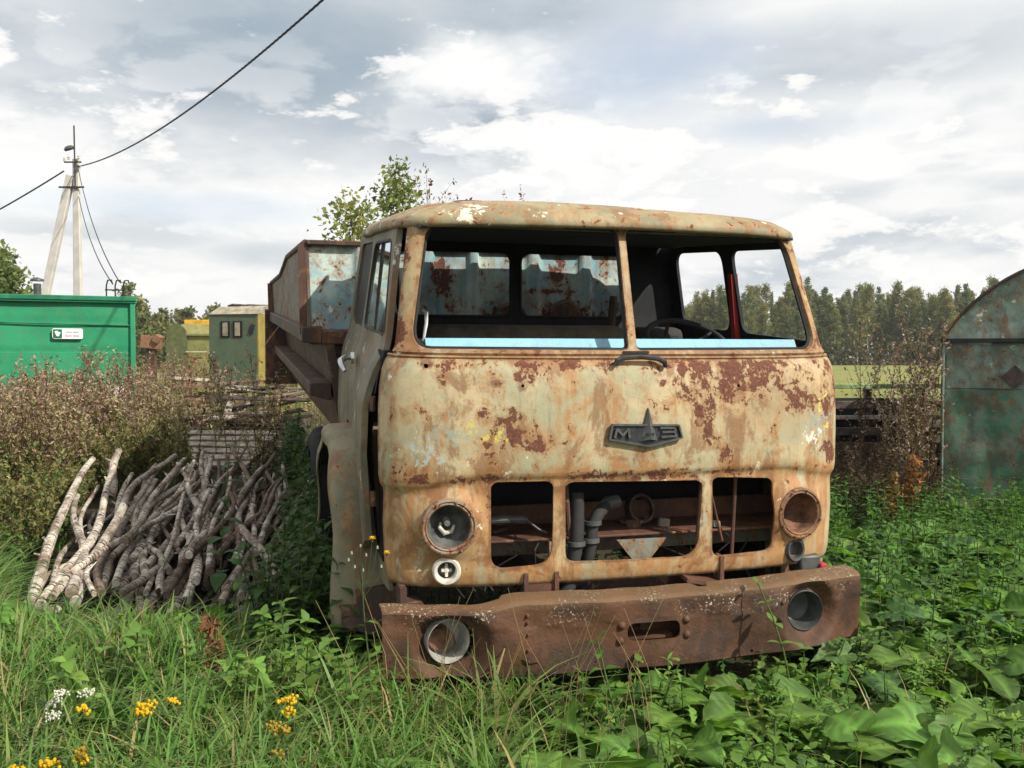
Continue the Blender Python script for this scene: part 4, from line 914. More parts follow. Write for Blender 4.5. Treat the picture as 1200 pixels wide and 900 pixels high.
# brown weeds across the left middle distance
PK = (.34, .25, .185); BR = (.17, .125, .060); OG = (.24, .22, .085); DG = (.13, .17, .05)
dw = [dryweed(random.uniform(1.0, 1.45), PK, OG, 14) for _ in range(6)] + [dryweed(random.uniform(.7, 1.45), (.27, .17, .13), DG, 14) for _ in range(4)] + [dryweed(random.uniform(.7, 1.1), (.40, .34, .19), (.20, .23, .07), 12) for _ in range(4)]
kl = lambda x, y: not inpile(x, y) and not intruck(x, y, .4) and x < -2.0 - (y - 8.6) * .26 and not (-4.6 < x < -2.6 and y > 9.5 and rng.uniform() < .94) and not (x > -5.2 + (y - 9) * .1 and y < 9.5 and x > -4.2)
stuff('green_brush', [herb(random.uniform(.5, .9), 9, .12, .04, (.12, .22, .05), LA, .7, whorl=3, tooth=.3) for _ in range(4)], scatter(150, -8, -2.6, 7.4, 12, lambda x, y: kl(x, y) and math.sin(x * 2.1 + 1) * math.sin(y * 1.7) > .15 or (x < -3.6 and y < 8.6 and not inpile(x, y))), ML, 'fresh green herbs in patches among the dry weeds at left', scale=(.6, 1.0), tiltmax=.2)
stuff('dry_weeds', dw, scatter(640, -9.5, -2.3, 8.6, 13.3, kl), MD, 'thicket of dry pinkish brown weeds in front of the green container', scale=(.72, 1.12), tiltmax=.12)
stuff('low_brush', [dryweed(random.uniform(.5, .8), (.19, .175, .07), (.10, .14, .04), 12) for _ in range(5)], scatter(420, -7, -2.4, 7.0, 10.2, lambda x, y: not inpile(x, y) and x < -2.2 - (y - 7) * .42 + rng.uniform(-.3, .3) and x > -7 and not (x > -3.6 and y < 9)), MD, 'olive and brown low brush around the pole heap', scale=(.6, 1.1), tiltmax=.25)
stuff('far_weeds', dw, scatter(900, -16, 16, 13, 34, lambda x, y: not (-11 < x < -4.8 and y < 20 and y > 13.2) and not intruck(x, y, .5) and not (.33 < x / y < .49) and not (-.40 < x / y < -.22 and y < 17)), MD, 'dry weeds and scrub in the field behind the truck', scale=(.7, 1.2), tiltmax=.12)
stuff('left_leafy_herbs', hb2, scatter(110, -5.3, -3.3, 6.6, 8.4, lambda x, y: not inpile(x, y) and x < -3.5), ML, 'green herbs left of the pole heap', scale=(.5, .9), tiltmax=.3)
# thicket right of the cab: dark dry stems, shed's shade added to their colour
dk_ = [dryweed(random.uniform(.8, 1.25), (.085, .06, .045), (.05, .05, .025), 16) for _ in range(6)]
stuff('brown_thicket', dk_, scatter(200, 3.0, 5.2, 8.6, 11.2, lambda x, y: x / y < .455 and not intruck(x, y, .3)), MD, 'brown thicket of dry stalks, coloured darker for shade, between the cab and the green shed', scale=(.40, .72), tiltmax=.5)
stuff('thicket_herbs', hb2, scatter(130, 2.9, 6.2, 7.8, 9.6, lambda x, y: not intruck(x, y, .1) and y < 9.5 - .5 * max(0, x - 4.2)), ML, 'green herbs at the foot of the brown thicket', scale=(.7, 1.1), tiltmax=.3)

# ------------------------------------------------------------------ single plants one can point at
def plantobj(name, parts, loc, label, cat, group=None, rz=0, sc=1):
    e_ = empty(name, loc, rz); e_.scale = (sc,) * 3; tag(e_, label, cat, group)
    for pn, (V, F, C), mt in parts: link(pn, npmesh(pn, V, F, C), mt, e_)
    return e_
def burdock(nl, L):
    return rosette(nl, L, L * .85, (.085, .175, .045), HT, .07, L * .9)
bl_ = [(1.95, 5.15, 'broad leaved burdock just right of the bumper end'), (2.6, 6.1, 'broad burdock in the middle of the green growth right of the truck'), (3.35, 6.6, 'burdock with the widest leaf, before the shed'),
       (2.3, 7.2, 'burdock behind the bumper end in front of the thicket'), (2.95, 7.7, 'burdock at the edge of the brown thicket'), (1.25, 2.75, 'pale burdock at the bottom edge of the picture'), (.62, 4.02, 'burdock leaf under the middle of the bumper'),
       (2.05, 3.9, 'low burdock in the right foreground'), (1.7, 6.3, 'burdock close beside the right side of the cab'), (3.9, 7.6, 'burdock nearest the shed corner'), (3.1, 5.4, 'burdock at the right edge of the picture'), (1.75, 4.55, 'small burdock directly beyond the right end of the bumper'), (2.45, 5.0, 'burdock between the bumper end and the right edge'),
       (2.9, 6.9, 'burdock halfway between the cab and the shed sill log'), (1.0, 3.45, 'burdock in front of the bumper to the right of the straw patch'), (2.2, 5.9, 'burdock second from the side of the cab'),
       (1.62, 5.5, 'burdock tight against the right headlight side of the cab'), (2.75, 4.4, 'light green burdock low at the lower right edge'), (2.0, 6.75, 'burdock in the shade right behind the cab side'), (3.55, 7.1, 'burdock just before the browned plants and the shed'), (1.45, 3.55, 'burdock in the right foreground below the fog lamp')]
for x, y, lb in bl_:
    plantobj('burdock', [('foliage', burdock(random.randint(6, 9), random.uniform(.20, .30) * (1 if y > 4.4 else .60)), ML)], (x, y, gz(x, y)), lb, 'burdock', 'burdock plants right of the truck', random.uniform(0, 6), random.uniform(.8, 1.1))
def button_cluster(c, r, n, colr, s_=.008):
    g_ = G()
    for i in range(n):
        a = random.uniform(0, 6.28); q_ = r * math.sqrt(random.random()); p = np.array([q_ * math.cos(a), q_ * math.sin(a), random.uniform(-.01, .01) - q_ * .25]) + c
        V, F = tube_np([p - [0, 0, s_ * .7], p, p + [0, 0, s_ * .6]], s_, s_ * .6, 6); V[:6] = p - [0, 0, s_ * .7] + (V[:6] - (p - [0, 0, s_ * .7])) * .4; g_.add(V, F, jit(colr, .12))
        g_.add([V[12], V[13], V[14], V[15]], [(0, 1, 2, 3)], jit(colr, .1)); g_.add([V[12], V[15], V[16], V[17]], [(0, 1, 2, 3)], jit(colr, .1))
    return g_.arr()
def tansy(h, heads, colr, rr=.028, nb=16, s_=.008):
    st_ = G(); fl_ = []; lfv = G(); lx, ly = random.uniform(-.08, .08), random.uniform(-.08, .08)
    V, F = tube_np([(lx * t * t, ly * t * t, h * t * .85) for t in np.linspace(0, 1, 5)], .004, .003); st_.add(V, F, (.09, .11, .04))
    for i in range(heads):
        a = i * 2.4; e_ = np.array([lx + math.cos(a) * .055 * math.sqrt(i), ly + math.sin(a) * .055 * math.sqrt(i), h - random.uniform(0, .05) - .01 * i])
        V, F = tube_np([(lx, ly, h * .82), e_], .002, .0015, 3); st_.add(V, F, (.09, .12, .04)); fl_.append(('flower_head', button_cluster(e_, rr, nb, colr, s_), MD))
    for i in range(9):
        t = random.uniform(.1, .75); lv, lf = leaf(.10, .045, LA, .9, n=6, tooth=.45); m_ = rotm('z', i * 2.4) @ rotm('x', random.uniform(0, .6)); lfv.add(lv @ m_.T + [lx * t * t, ly * t * t, h * t * .85], lf, jit(GR, .2))
    return [('stem', st_.arr(), ML)] + fl_ + [('foliage', lfv.arr(), ML)]
YEL = (.72, .46, .02)
def atpx(px, py, y):  # world point seen at a pixel of the photograph at distance y, used once to read plant positions off
    return ((px - 600) / 1100 * y, y, 1.65 + (415 - py) / 1100 * y)
for (px, py, y, hd, lb) in ((148, 822, 3.35, 4, 'tansy with the largest cluster of yellow buttons in the grass at lower left'), (103, 834, 3.3, 1, 'tansy with a single small flat head beside the largest cluster'), (346, 828, 3.5, 3, 'tansy with small yellow buttons right of the middle of the grass'),
                            (342, 858, 3.3, 3, 'fading tansy low in the grass, below the small button tansy'), (28, 885, 3.0, 5, 'yellow tansy in the bottom left corner'), (60, 884, 3.05, 1, 'little dull tansy beside the corner tansy')):
    p = atpx(px, py, y); plantobj('tansy', tansy(p[2], hd, YEL if 'dull' not in lb and 'fading' not in lb else (.42, .26, .04)), (p[0], p[1], 0), lb, 'tansy', 'tansy plants in the left foreground')
p = atpx(38, 815, 3.3); plantobj('yarrow', tansy(p[2], 4, (.70, .68, .62), .030, 34, .005), (p[0], p[1], 0), 'yarrow with flat white flower heads in the grass at far left', 'yarrow')
# sow thistle in front of the bumper's left end
def thistle():
    st_ = G(); fls = []; bd = G(); lv_ = G(); x0 = 0; h = .98
    P = lambda t: np.array([.02 * math.sin(t * 5), 0, h * t]); V, F = tube_np([P(t) for t in np.linspace(0, 1, 9)], .006, .003); st_.add(V, F, (.10, .13, .05))
    for i, (dx, dy, dz, fl) in enumerate(((.03, 0, 1.10, 1), (.10, 0, 1.03, 1), (-.03, .02, 1.07, 0), (-.07, 0, 1.04, 0), (-.09, .03, 1.00, 0), (.05, .03, 1.06, 0), (.0, .0, 1.03, 0), (-.05, -.03, .98, 0), (.07, .02, .97, 0), (-.02, .03, .95, 0))):
        e_ = np.array([dx, dy, dz]); V, F = tube_np([P(.82 + .01 * i), (P(.85) + e_) / 2 + [dx * .3, 0, 0], e_], .002, .0015, 3); st_.add(V, F, (.10, .14, .05))
        if fl:
            fl_ = G(); fls.append(fl_)
            for k in range(16):
                lv, lf = leaf(.020, .006, [(0, 1), (.8, 1), (1, .6)], .2, n=2); m_ = rotm('z', k * .4) @ rotm('x', .3 + .5 * (k % 2)); fl_.add(lv @ m_.T + e_, lf, jit(YEL, .1))
        V, F = tube_np([e_ - [0, 0, .012], e_ - [0, 0, .004], e_ + [0, 0, .002]], .006, .004, 6); (bd).add(V, F, (.10, .12, .05) if fl else (.35, .36, .28))
    for i in range(8):
        t = .08 + .09 * i; lv, lf = leaf(.15 * (1 - t * .7), .035, LA, .9, n=6, tooth=.3); m_ = rotm('z', i * 2.4) @ rotm('x', .5); lv_.add(lv @ m_.T + P(t), lf, jit(GR, .2))
    return [('stem', st_.arr(), ML), ('bud', bd.arr(), MD), ('foliage', lv_.arr(), ML)] + [('flower_head', q_.arr(), MD) for q_ in fls]
p = atpx(428, 700, 3.72); plantobj('sow_thistle', thistle(), (p[0] + .0, p[1], 0), 'thin sow thistle with two yellow flowers standing before the left end of the bumper', 'sow thistle', sc=.83)
# sapling shoots with pale leaves before the right fog lamp
def shoot(h, n, c, L=.10, W=.055):
    return herb(h, n, L, W, c, OV, .7, whorl=2, wild=.15, curve=.25)
for (x, y, h, lb) in ((1.30, 4.30, .62, 'sapling shoot with pale yellow green leaves in front of the right fog lamp'), (1.52, 4.28, .45, 'small leafy sapling right of the one that covers the right fog lamp'), (.62, 3.95, .36, 'leafy shoot under the tow slot of the bumper')):
    plantobj('sapling', [('foliage', shoot(h, 6, (.15, .24, .05)), ML)], (x, y, gz(x, y)), lb, 'sapling', 'sapling shoots before the bumper', random.uniform(0, 6))
plantobj('weed_plant', [('foliage', herb(.52, 8, .14, .07, (.11, .20, .04), OV, .8, whorl=3, tooth=.2), ML)], (-1.03, 4.25, 0), 'light green leafy weed beside the foot of the left wing', 'weed')
plantobj('weed_plant', [('foliage', herb(1.05, 8, .19, .10, (.05, .12, .03), OV, 1.2, whorl=2), ML)], (-1.88, 6.0, 0), 'tall weed with large drooping leaves in front of the birch poles', 'weed')
V_ = dryweed(.42, (.20, .09, .045), (.14, .07, .04), 12); plantobj('dry_dock', [('foliage', V_, MD)], (-1.35, 4.3, 0), 'small rust brown dock in the grass left of the truck wing', 'dock')
for (px, y, h, lb) in ((118, 11.8, 1.55, 'tall red brown mugwort standing up before the sign side of the green container'), (148, 11.5, 1.45, 'slim mugwort before the right corner of the green container'), (60, 10.5, 1.30, 'dark reddish mugwort before the left part of the green container'), (225, 12.5, 1.45, 'mugwort in front of the far yellow hut')):
    x = (px - 600) / 1100 * y; plantobj('mugwort', [('foliage', dryweed(h, (.24, .09, .08), (.16, .08, .05), 26), MD)], (x, y, gz(x, y) - .02), lb, 'mugwort', 'mugwort plants before the container')
for (px, y, h, c_, lb) in ((1070, 8.5, .62, (.30, .13, .05), 'orange brown dried fern like plant at the foot of the thicket'), (1045, 8.3, .5, (.24, .15, .06), 'smaller browned plant left of the orange brown one')):
    x = (px - 600) / 1100 * y; plantobj('browned_plant', [('foliage', dryweed(h, c_, (.17, .10, .04), 30), MD)], (x, y, 0), lb, 'plant', sc=1.1)
for (px, y, h, lb) in ((1010, 10.5, 2.0, 'tall dry stalk with pale seed fluff just right of the cab'), (1062, 10.2, 1.9, 'tall fluffy stalk in the middle of the gap between cab and shed'), (1092, 10.8, 2.15, 'tallest fluffy stalk against the shed corner'), (1036, 11.2, 1.8, 'shorter fluffy stalk in the gap behind the cab')):
    x = (px - 600) / 1100 * y; plantobj('seeding_stalk', [('foliage', dryweed(h, (.33, .26, .23), (.12, .09, .05), 22), MD)], (x, y, 0), lb, 'dry stalk', 'tall seeding stalks right of the cab')

stuff('dry_gap_stalks', [dryweed(random.uniform(1.45, 1.8), (.30, .22, .18), (.13, .11, .05), 20) for _ in range(5)], scatter(15, 3.3, 5.0, 9.0, 11.3, lambda x, y: .365 < x / y < .452), MD, 'tall thin dry stalks standing in the gap before the rack', scale=(.8, 1.15), tiltmax=.15)
# bare earth and dead straw by the bumper
so = G()
for i in range(1500):
    x, y = ((.33 + rng.normal(0, .10), 3.55 + rng.normal(0, .13)), (.95 + rng.normal(0, .16), 3.9 + rng.normal(0, .10)), (2.1 + rng.normal(0, .2), 4.15 + rng.normal(0, .15)), (rng.uniform(.2, 3), rng.uniform(3, 6)))[i % 4]
    a = rng.uniform(0, 6.28); L = rng.uniform(.01, .04); d = np.array([math.cos(a), math.sin(a), rng.uniform(-.2, .4)]) * L; q_ = np.array([-math.sin(a), math.cos(a), .1]) * .004; c = np.array([x, y, gz(x, y) + rng.uniform(.0, .03)])
    so.add([c - d - q_, c + d - q_, c + d + q_, c - d + q_], [(0, 1, 2, 3)], jit((.28, .18, .11), .3))
tag(link('straw_litter', so.mesh('straw_litter'), MD), 'patch of pinkish dead straw on bare soil below the bumper', 'straw litter', None, 'stuff')
st_ = G()
for i in range(60):
    x, y = rng.uniform(-.7, .6), rng.uniform(3.4, 3.95); h = rng.uniform(.25, .75); a = rng.uniform(0, 6.28)
    V, F = tube_np([(x, y, 0), (x + .05 * math.cos(a), y + .05 * math.sin(a), h * .6), (x + .18 * math.cos(a), y + .12 * math.sin(a), h)], .0022, .001, 3); st_.add(V, F, jit((.32, .24, .12), .25))
tag(link('dry_grass_stems', st_.mesh('dry_grass_stems'), MD), 'thin straw coloured grass stems rising in front of the bumper', 'dry grass', None, 'stuff')
# ------------------------------------------------------------------ heap of birch poles
def birch_mat(name, pale, dark, scale=1):
    m, n, b, _ = material(name); v = n.coord('Object'); at = n.mapv(v, (1, .35, 1)); 
    oi = n.n.new('ShaderNodeObjectInfo'); rnd = oi.outputs['Random']
    a = n.noise(n.vmath('ADD', at, n.comb(rnd, n.math('MULTIPLY', rnd, 9), rnd)), 9 * scale, 7, .65)
    lent = n.noise(n.mapv(v, (7, 40, 7)), 1.2 * scale, 5, .7)
    c = n.mix(n.step(a, .42, .62), pale, dark); c = n.mix(n.step(lent, .53, .58), c, (.045, .035, .028))
    c = n.mix(n.math('MULTIPLY', rnd, .55), c, tuple(q * .45 for q in dark))
    n.put(b.inputs['Base Color'], c); b.inputs['Roughness'].default_value = .85; b.inputs['Specular IOR Level'].default_value = .15
    n.put(b.inputs['Normal'], n.bump(n.math('ADD', a, lent), .5, .01)); return m
MBI = birch_mat('birch_bark', (.66, .61, .52), (.26, .20, .15)); MBD = birch_mat('brown_bark', (.24, .18, .135), (.11, .08, .06)); MEND = simple('sawn_end', (.45, .36, .24), .9)
def pole(a, b, r, wob, mat, label, group):
    a, b = Vector(a), Vector(b); L = (b - a).length; d = (b - a).normalized(); s_ = d.cross(Vector((0, 0, 1))).normalized(); u_ = s_.cross(d)
    p1, p2, p3 = random.uniform(0, 6), random.uniform(0, 6), random.uniform(0, 6); pts = []; rr = []
    for i in range(16):
        t = i / 15; e_ = math.sin(math.pi * t) ** .5 if 0 < t < 1 else 0
        o_ = s_ * wob * (math.sin(t * 4.2 + p1) - math.sin(p1) + .28 * math.sin(t * 9 + p2)) + u_ * wob * .5 * math.sin(t * 5 + p3)
        pts.append(d * (L * t) + o_); rr.append(r * (1.12 - .45 * t) * (1 + .07 * math.sin(t * 37 + p1)))
    m_ = MB().tube(pts, rr, 9); k_ = random.randint(1, 5)
    for _ in range(k_):
        i = random.randint(3, 13); q_ = pts[i]; m_.tube([q_, q_ + Vector((random.uniform(-1, 1), random.uniform(-.5, .5), random.uniform(0, 1))).normalized() * random.uniform(.05, .10)], [r * .35, r * .2], 6)
    o = m_.build('birch_pole', mat, loc=a); tag(o, label, 'pole', group); return o
random.seed(21)
def surf(t): return .06 + .56 * t     # height of the heap's face from near end to far end
for i in range(118):
    layer = 0 if i < 40 else (1 if i < 76 else 2)
    u_ = random.random() if layer else (i + .5) / 40
    x0 = -2.92 + 1.45 * u_; y0 = 5.70 + .25 * abs(u_ - .3) + random.uniform(-.15, .8); L = random.uniform(2.1, 3.2) if layer < 2 else random.uniform(1.9, 3.1); x1 = x0 - .21 * L + random.gauss(0, .15 + .06 * layer); y1 = y0 + L
    r = random.uniform(.013, .029) * (1.25 if u_ < .2 else 1); lift = layer * .06 + .22 * (y0 - 5.7)
    pale = (u_ < .42 and random.random() < .8) or random.random() < .62
    pole((x0, y0, max(.03, gz(x0, y0) + .03 + lift)), (x1, y1, min(.78, (.14 + .42 * (layer + 1) / 3) * (y1 - 5.2) / 3.2 + random.uniform(-.10, .08))), r, random.uniform(.03, .13), MBI if pale else MBD,
         'thin pale birch pole with peeling white bark in the sloping heap' if pale else 'thin grey brown bark pole in the sloping heap left of the truck', 'birch poles of the heap' if pale else 'brown poles of the heap')
for (a, b, r, lb) in (((-3.00, 5.75, .10), (-3.72, 8.5, .70), .038, 'thickest white birch pole along the left edge of the heap'), ((-2.85, 5.65, .10), (-3.45, 8.1, .66), .034, 'white birch pole beside the thickest one, second from the left edge'),
                      ((-3.20, 6.2, .08), (-3.05, 6.9, .20), .042, 'short white birch log at the lower left corner of the heap'), ((-2.30, 5.65, .06), (-2.25, 8.5, .62), .036, 'long curved white birch pole lying on top in the middle of the heap'),
                      ((-2.05, 5.6, .05), (-2.80, 8.9, .66), .036, 'long pale birch pole rising highest at the back of the heap'), ((-3.62, 8.4, .35), (-3.75, 9.0, .72), .045, 'sawn white birch log end sticking up behind the heap at left')):
    pole(a, b, r, .05 if r < .04 else .02, MBI, lb, None)
for i, y in enumerate((7.4, 8.0, 8.6)):
    o = pole((-4.1, y, .02 + gz(-3.2, y)), (-2.0, y + .1, .02 + gz(-3.2, y) + i * .03), .08, .02, MBD, 'thick dark log lying crosswise under the pole heap', 'crosswise bearer logs')
    o.name = 'bearer_log'
# weathered pallets and broken boards behind the heap
MW = simple('weathered_board', (.33, .29, .24), .9, var=.45, scale=7, bump=.5); MW2 = simple('dark_old_timber', (.085, .065, .055), .9, var=.5, scale=7, bump=.5); MW3 = simple('brown_board', (.22, .15, .10), .9, var=.4, scale=7, bump=.5)
def pallet(loc, rz, tilt, label):
    e_ = empty('pallet', loc, rz); e_.rotation_euler = (tilt, 0, rz); tag(e_, label, 'pallet', 'pallets behind the pole heap')
    for k in range(6): MB().box((random.uniform(-.01, .01), -.5 + .2 * k, .11), (1.15, .125, .022), (0, 0, random.uniform(-.02, .02))).build('slat', MW, e_, smooth=0)
    for x in (-.52, 0, .52): MB().box((x, 0, .05), (.09, 1.12, .09)).build('bearer', MW2, e_, smooth=0)
pallet((-3.55, 11.3, .42), R_(-6), R_(16), 'grey slatted pallet lying uppermost behind the heap of birch poles')
pallet((-3.62, 11.6, .26), R_(4), R_(12), 'grey pallet partly covered by the one on top of it')
random.seed(5)
for i in range(22):
    y = random.uniform(12.6, 14.6); x = -(600 - random.uniform(225, 318)) / 1100 * y; z = random.uniform(.45, 1.0) + (y - 12.5) * .16; L = random.uniform(.9, 2.0); a = random.uniform(-.6, .6) + (0 if i % 3 else 1.2)
    o = MB().box((0, 0, 0), (L, random.uniform(.09, .16), random.uniform(.022, .05))).build('board', (MW, MW3, MW2)[i % 3], smooth=0, bevel=.003)
    o.location = (x, y, z); o.rotation_euler = (random.uniform(-.2, .2), random.uniform(-.22, .10), a)
    tag(o, ('grey weathered loose board tossed on the timber pile behind the truck side', 'brown loose board tossed on the timber pile behind the truck side', 'dark rotten board tossed on the timber pile behind the truck side')[i % 3], 'board', ('grey boards of the timber pile', 'brown boards of the timber pile', 'dark boards of the timber pile')[i % 3])
for i in range(8):
    y = 13 + .25 * i; o = MB().box((0, 0, 0), (2.3, .22, .25)).build('old_beam', MW2, smooth=0, bevel=.01); o.location = (-4.1 - .04 * i, y, .25 + .045 * i); o.rotation_euler = (0, 0, random.uniform(-.15, .15)); tag(o, 'dark squared beam at the bottom of the timber pile', 'beam', 'beams under the timber pile')

# ------------------------------------------------------------------ green container at the left
def sheetmetal(name, c, c2, rust=.62, scale=1, dirt=.0):
    return rusty(name, c, c2, hard=rust, soft=rust - .02, streak=.6, scale=scale, grime=dirt)
MGC = rusty('container_green', (.020, .27, .125), (.018, .235, .11), wear=.10, hard=.80, soft=.80, streak=.25)
MGD = simple('container_green_edge', (.015, .16, .08), .6)
TC = Vector((-5.62, 13.9, 0)); ct = empty('green_container', (TC.x, TC.y, 0), R_(23.5)); tag(ct, 'bright green metal container with a flat roof and small white sign at the left edge', 'container')
# local: front face on y=0, runs to -x
def cwall(u, v, w_):
    k_ = u / 2.9; r = .012 * (1 if (v % .42) > .03 else 0); return (u, -.008 * math.sin(u * 3 + v * 4) + r * 0 + w_ - .006 * (1 if (v % .42) > .035 else 0), v)
slab('wall', lin(-5.6, 0, 120), sorted(lin(0, 2.42, 40) + [.42 * k + .034 for k in range(6)] + [.42 * k + .001 for k in range(1, 6)]), .05, [], cwall, MGC, ct, 30)
MB().box((-.03, 1.4, 1.21), (.05, 2.8, 2.42)).build('end_wall', MGC, ct)
MB().box((-2.8, 1.4, 2.46), (5.72, 3.0, .07)).build('roof', MGD, ct, bevel=.01)
MB().box((-2.8, -.055, 2.44), (5.74, .05, .085)).build('roof_edge', MGC, ct, bevel=.01)
for x in (0.01, -5.6): MB().box((x, -.02, 1.2), (.07, .08, 2.4)).build('corner_post', MGC, ct, bevel=.008)
for z in (2.12,): MB().tube([(-5.6, -.03, z), (-3.2, -.035, z + .02), (-2.9, -.035, z), (0, -.03, z - .05)], .012, 6).build('cable_conduit', MGD, ct)
sg = MB().prism(rpoly([(-1.06, 1.87), (-1.06, 2.02), (-.66, 2.02), (-.66, 1.87)], .03), -.05, -.02).build('sign', simple('sign_white', (.78, .78, .78), .5, var=.03), ct, smooth=0)
MB().box((-.99, -.054, 1.945), (.115, .006, .125)).build('sign_emblem', simple('sign_green', (.01, .13, .07), .5), sg)
MB().add([(-1.005, -.059, 1.91), (-.975, -.059, 1.905), (-.95, -.059, 1.96), (-.965, -.059, 1.965), (-1.005, -.059, 1.985), (-1.03, -.059, 1.975)], [(0, 1, 2, 3), (0, 3, 4, 5)]).build('sign_emblem_mark', simple('sign_pale', (.7, .75, .72), .5), sg, smooth=0)
tg = simple('sign_grey_text', (.30, .30, .30), .6); tr = simple('sign_red_text', (.50, .22, .22), .6)
m1 = MB(); m2 = MB()
for k in range(11): m1.box((-.87 + .015 * k, -.0535, 1.970), (.009, .004, .015)) if k != 5 else 0
for k in range(13): m2.box((-.885 + .0145 * k, -.0535, 1.915), (.009, .004, .014)) if k != 6 else 0
m1.build('sign_text', tg, sg, smooth=0); m2.build('sign_text', tr, sg, smooth=0)
pp = MB().tube([(-1.30, 1.0, 2.45), (-1.30, 1.0, 2.72)], .055, 14).build('stove_pipe', M['castgrey'], ct)
MB().lathe([(0, .06), (.09, .03), (.10, 0), (.05, -.0)], (-1.30, 1.0, 2.76), (0, 0, 1), 16).build('pipe_cap', M['castgrey'], pp)
hk = MB()
for dx in (-.12, .0, .11): hk.tube([(-.22 + dx, .15 + .1 * dx, 2.44), (-.22 + dx, .15, 2.66), (-.20 + dx, .13, 2.74), (-.15 + dx, .12, 2.745), (-.14 + dx, .12, 2.70)], .012, 6)
hk.bar((-.36, .15, 2.60), (-.08, .15, 2.60), .02, .02); hk.build('cable_bracket', M['cast'], ct)

# ------------------------------------------------------------------ concrete pole with strut, aerial and lamp
MC = simple('old_concrete', (.52, .50, .46), .9, var=.12, scale=3, bump=.3)
PX0 = (93 - 600) / 1100 * 28; pole_o = empty('utility_pole', (PX0, 28, 0)); tag(pole_o, 'pale concrete power pole with a leaning strut behind the green container', 'utility pole')
Zp = 1.65 + (415 - 188) / 1100 * 28
MB().box((0, 0, Zp / 2), (.26, .22, Zp), taper=.68).build('shaft', MC, pole_o, bevel=.02)
MB().bar(((42 - 93) / 1100 * 28 - .45, -.1, -.2), (-.16, -.02, 1.65 + (415 - 207) / 1100 * 28), .20, .22).build('strut', MC, pole_o, bevel=.02)
MB().tube([(.02, -.14, Zp - .9), (.01, -.14, Zp + .95)], .022, 6).build('aerial', M['cast'], pole_o)
MB().box((-.1, -.12, Zp - .85), (.75, .03, .05)).box((-.04, -.14, Zp - .12), (.5, .04, .04)).build('clamp', M['cast'], pole_o)
MB().lathe([(0, .09), (.10, .07), (.16, 0), (.13, -.05), (0, -.06)], (-.14, -.14, Zp + .28), (-.3, -.3, 1), 14).build('pole_lamp', M['castgrey'], pole_o)
for dx, dz in ((-.28, -.05), (.14, .02), (-.16, .0), (.16, -.25)): MB().lathe([(0, .07), (.035, .06), (.04, .02), (.025, 0), (.04, -.02), (.03, -.05)], (dx, -.14, Zp + dz), (0, 0, 1), 10).build('insulator', M['white'], pole_o)
def wire(name, a, b, sag, r, label, cat='cable', n=24, group=None, bundle=False):
    a, b = Vector(a), Vector(b); P = [a.lerp(b, i / (n - 1)) - Vector((0, 0, sag * 4 * (i / (n - 1)) * (1 - i / (n - 1)))) for i in range(n)]
    m_ = MB()
    if bundle:
        for ph in (0, 2.1, 4.2):
            Q = []
            for i in range((n - 1) * 8 + 1):
                t = i / 8; j = min(int(t), n - 2); p = P[j].lerp(P[j + 1], t - j); an = i * .9 + ph; Q.append(p + Vector((0, math.cos(an), math.sin(an))) * r * .75)
            m_.tube(Q, r * .6, 5)
    else: m_.tube(P, r, 6)
    o = m_.build(name, M['gasket']); tag(o, label, cat, group); return o
pt = (PX0 + .1, 27.85, 1.65 + (415 - 198) / 1100 * 28)
dE = Vector(((560 - 600) / 1100 * 9, 9, 1.65 + (415 + 160) / 1100 * 9))
wire('power_cable', pt, dE, .55, .015, 'twisted black power cable running from the pole up over the truck', n=40, bundle=True)
wire('power_cable', (PX0 - .3, 27.85, 1.65 + (415 - 203) / 1100 * 28), (-17.2 - 2, 29, 1.65 + (415 - 305) / 1100 * 28), .15, .022, 'black power cable dropping from the pole to the left edge', n=20, bundle=False)
hx = TC + Vector((-.22 * math.cos(R_(23.5)), -.22 * math.sin(R_(23.5)) + .15, 2.72))
wire('service_wire', (PX0 + .1, 27.9, 1.65 + (415 - 200) / 1100 * 28), hx, .35, .010, 'thin wire from the pole to the container bracket, the upper of two', group=None)
wire('service_wire', (PX0 + .1, 27.9, 1.65 + (415 - 232) / 1100 * 28), hx - Vector((.1, 0, .03)), .30, .010, 'thin wire from the pole to the container bracket, the lower of two')

# ------------------------------------------------------------------ far vehicles and huts at the left
MKG = rusty('hut_green', (.085, .135, .085), (.07, .11, .07), wear=.3, hard=.70, soft=.66, streak=.6); MKY = rusty('hut_yellow', (.33, .26, .06), (.24, .22, .07), wear=.3, hard=.70, soft=.62, streak=.6)
MKR = simple('hut_roof_felt', (.28, .25, .18), .9, var=.35)
y_ = 28; kx = (302 - 600) / 1100 * y_; kung = empty('box_body_hut', (kx, y_, 0), R_(-12)); tag(kung, 'green van body used as a hut with a yellow end, behind the truck', 'van body')
hz = 1.65 + (415 - 368) / 1100 * y_
MB().box((-.78, 0, (hz + .6) / 2), (1.56, .06, hz - .6)).build('side_wall', MKG, kung)
MB().add([(0, -.03, .6), (.42, 2.4, .6), (.42, 2.4, hz + .02), (0, -.03, hz + .02), (.05, -.04, .6), (.47, 2.4, .6), (.47, 2.4, hz + .02), (.05, -.04, hz + .02)], [(0, 1, 2, 3), (7, 6, 5, 4), (0, 4, 5, 1), (1, 5, 6, 2), (2, 6, 7, 3), (3, 7, 4, 0)]).build('end_wall', MKY, kung)
MB().add([(-1.58, -.06, hz), (.06, -.08, hz), (.14, .35, hz + .27), (-1.42, .35, hz + .24), (.5, 2.4, hz + .30), (-1.3, 2.4, hz + .26)], [(0, 1, 2, 3), (3, 2, 4, 5), (1, 4, 2)]).build('roof', MKR, kung)
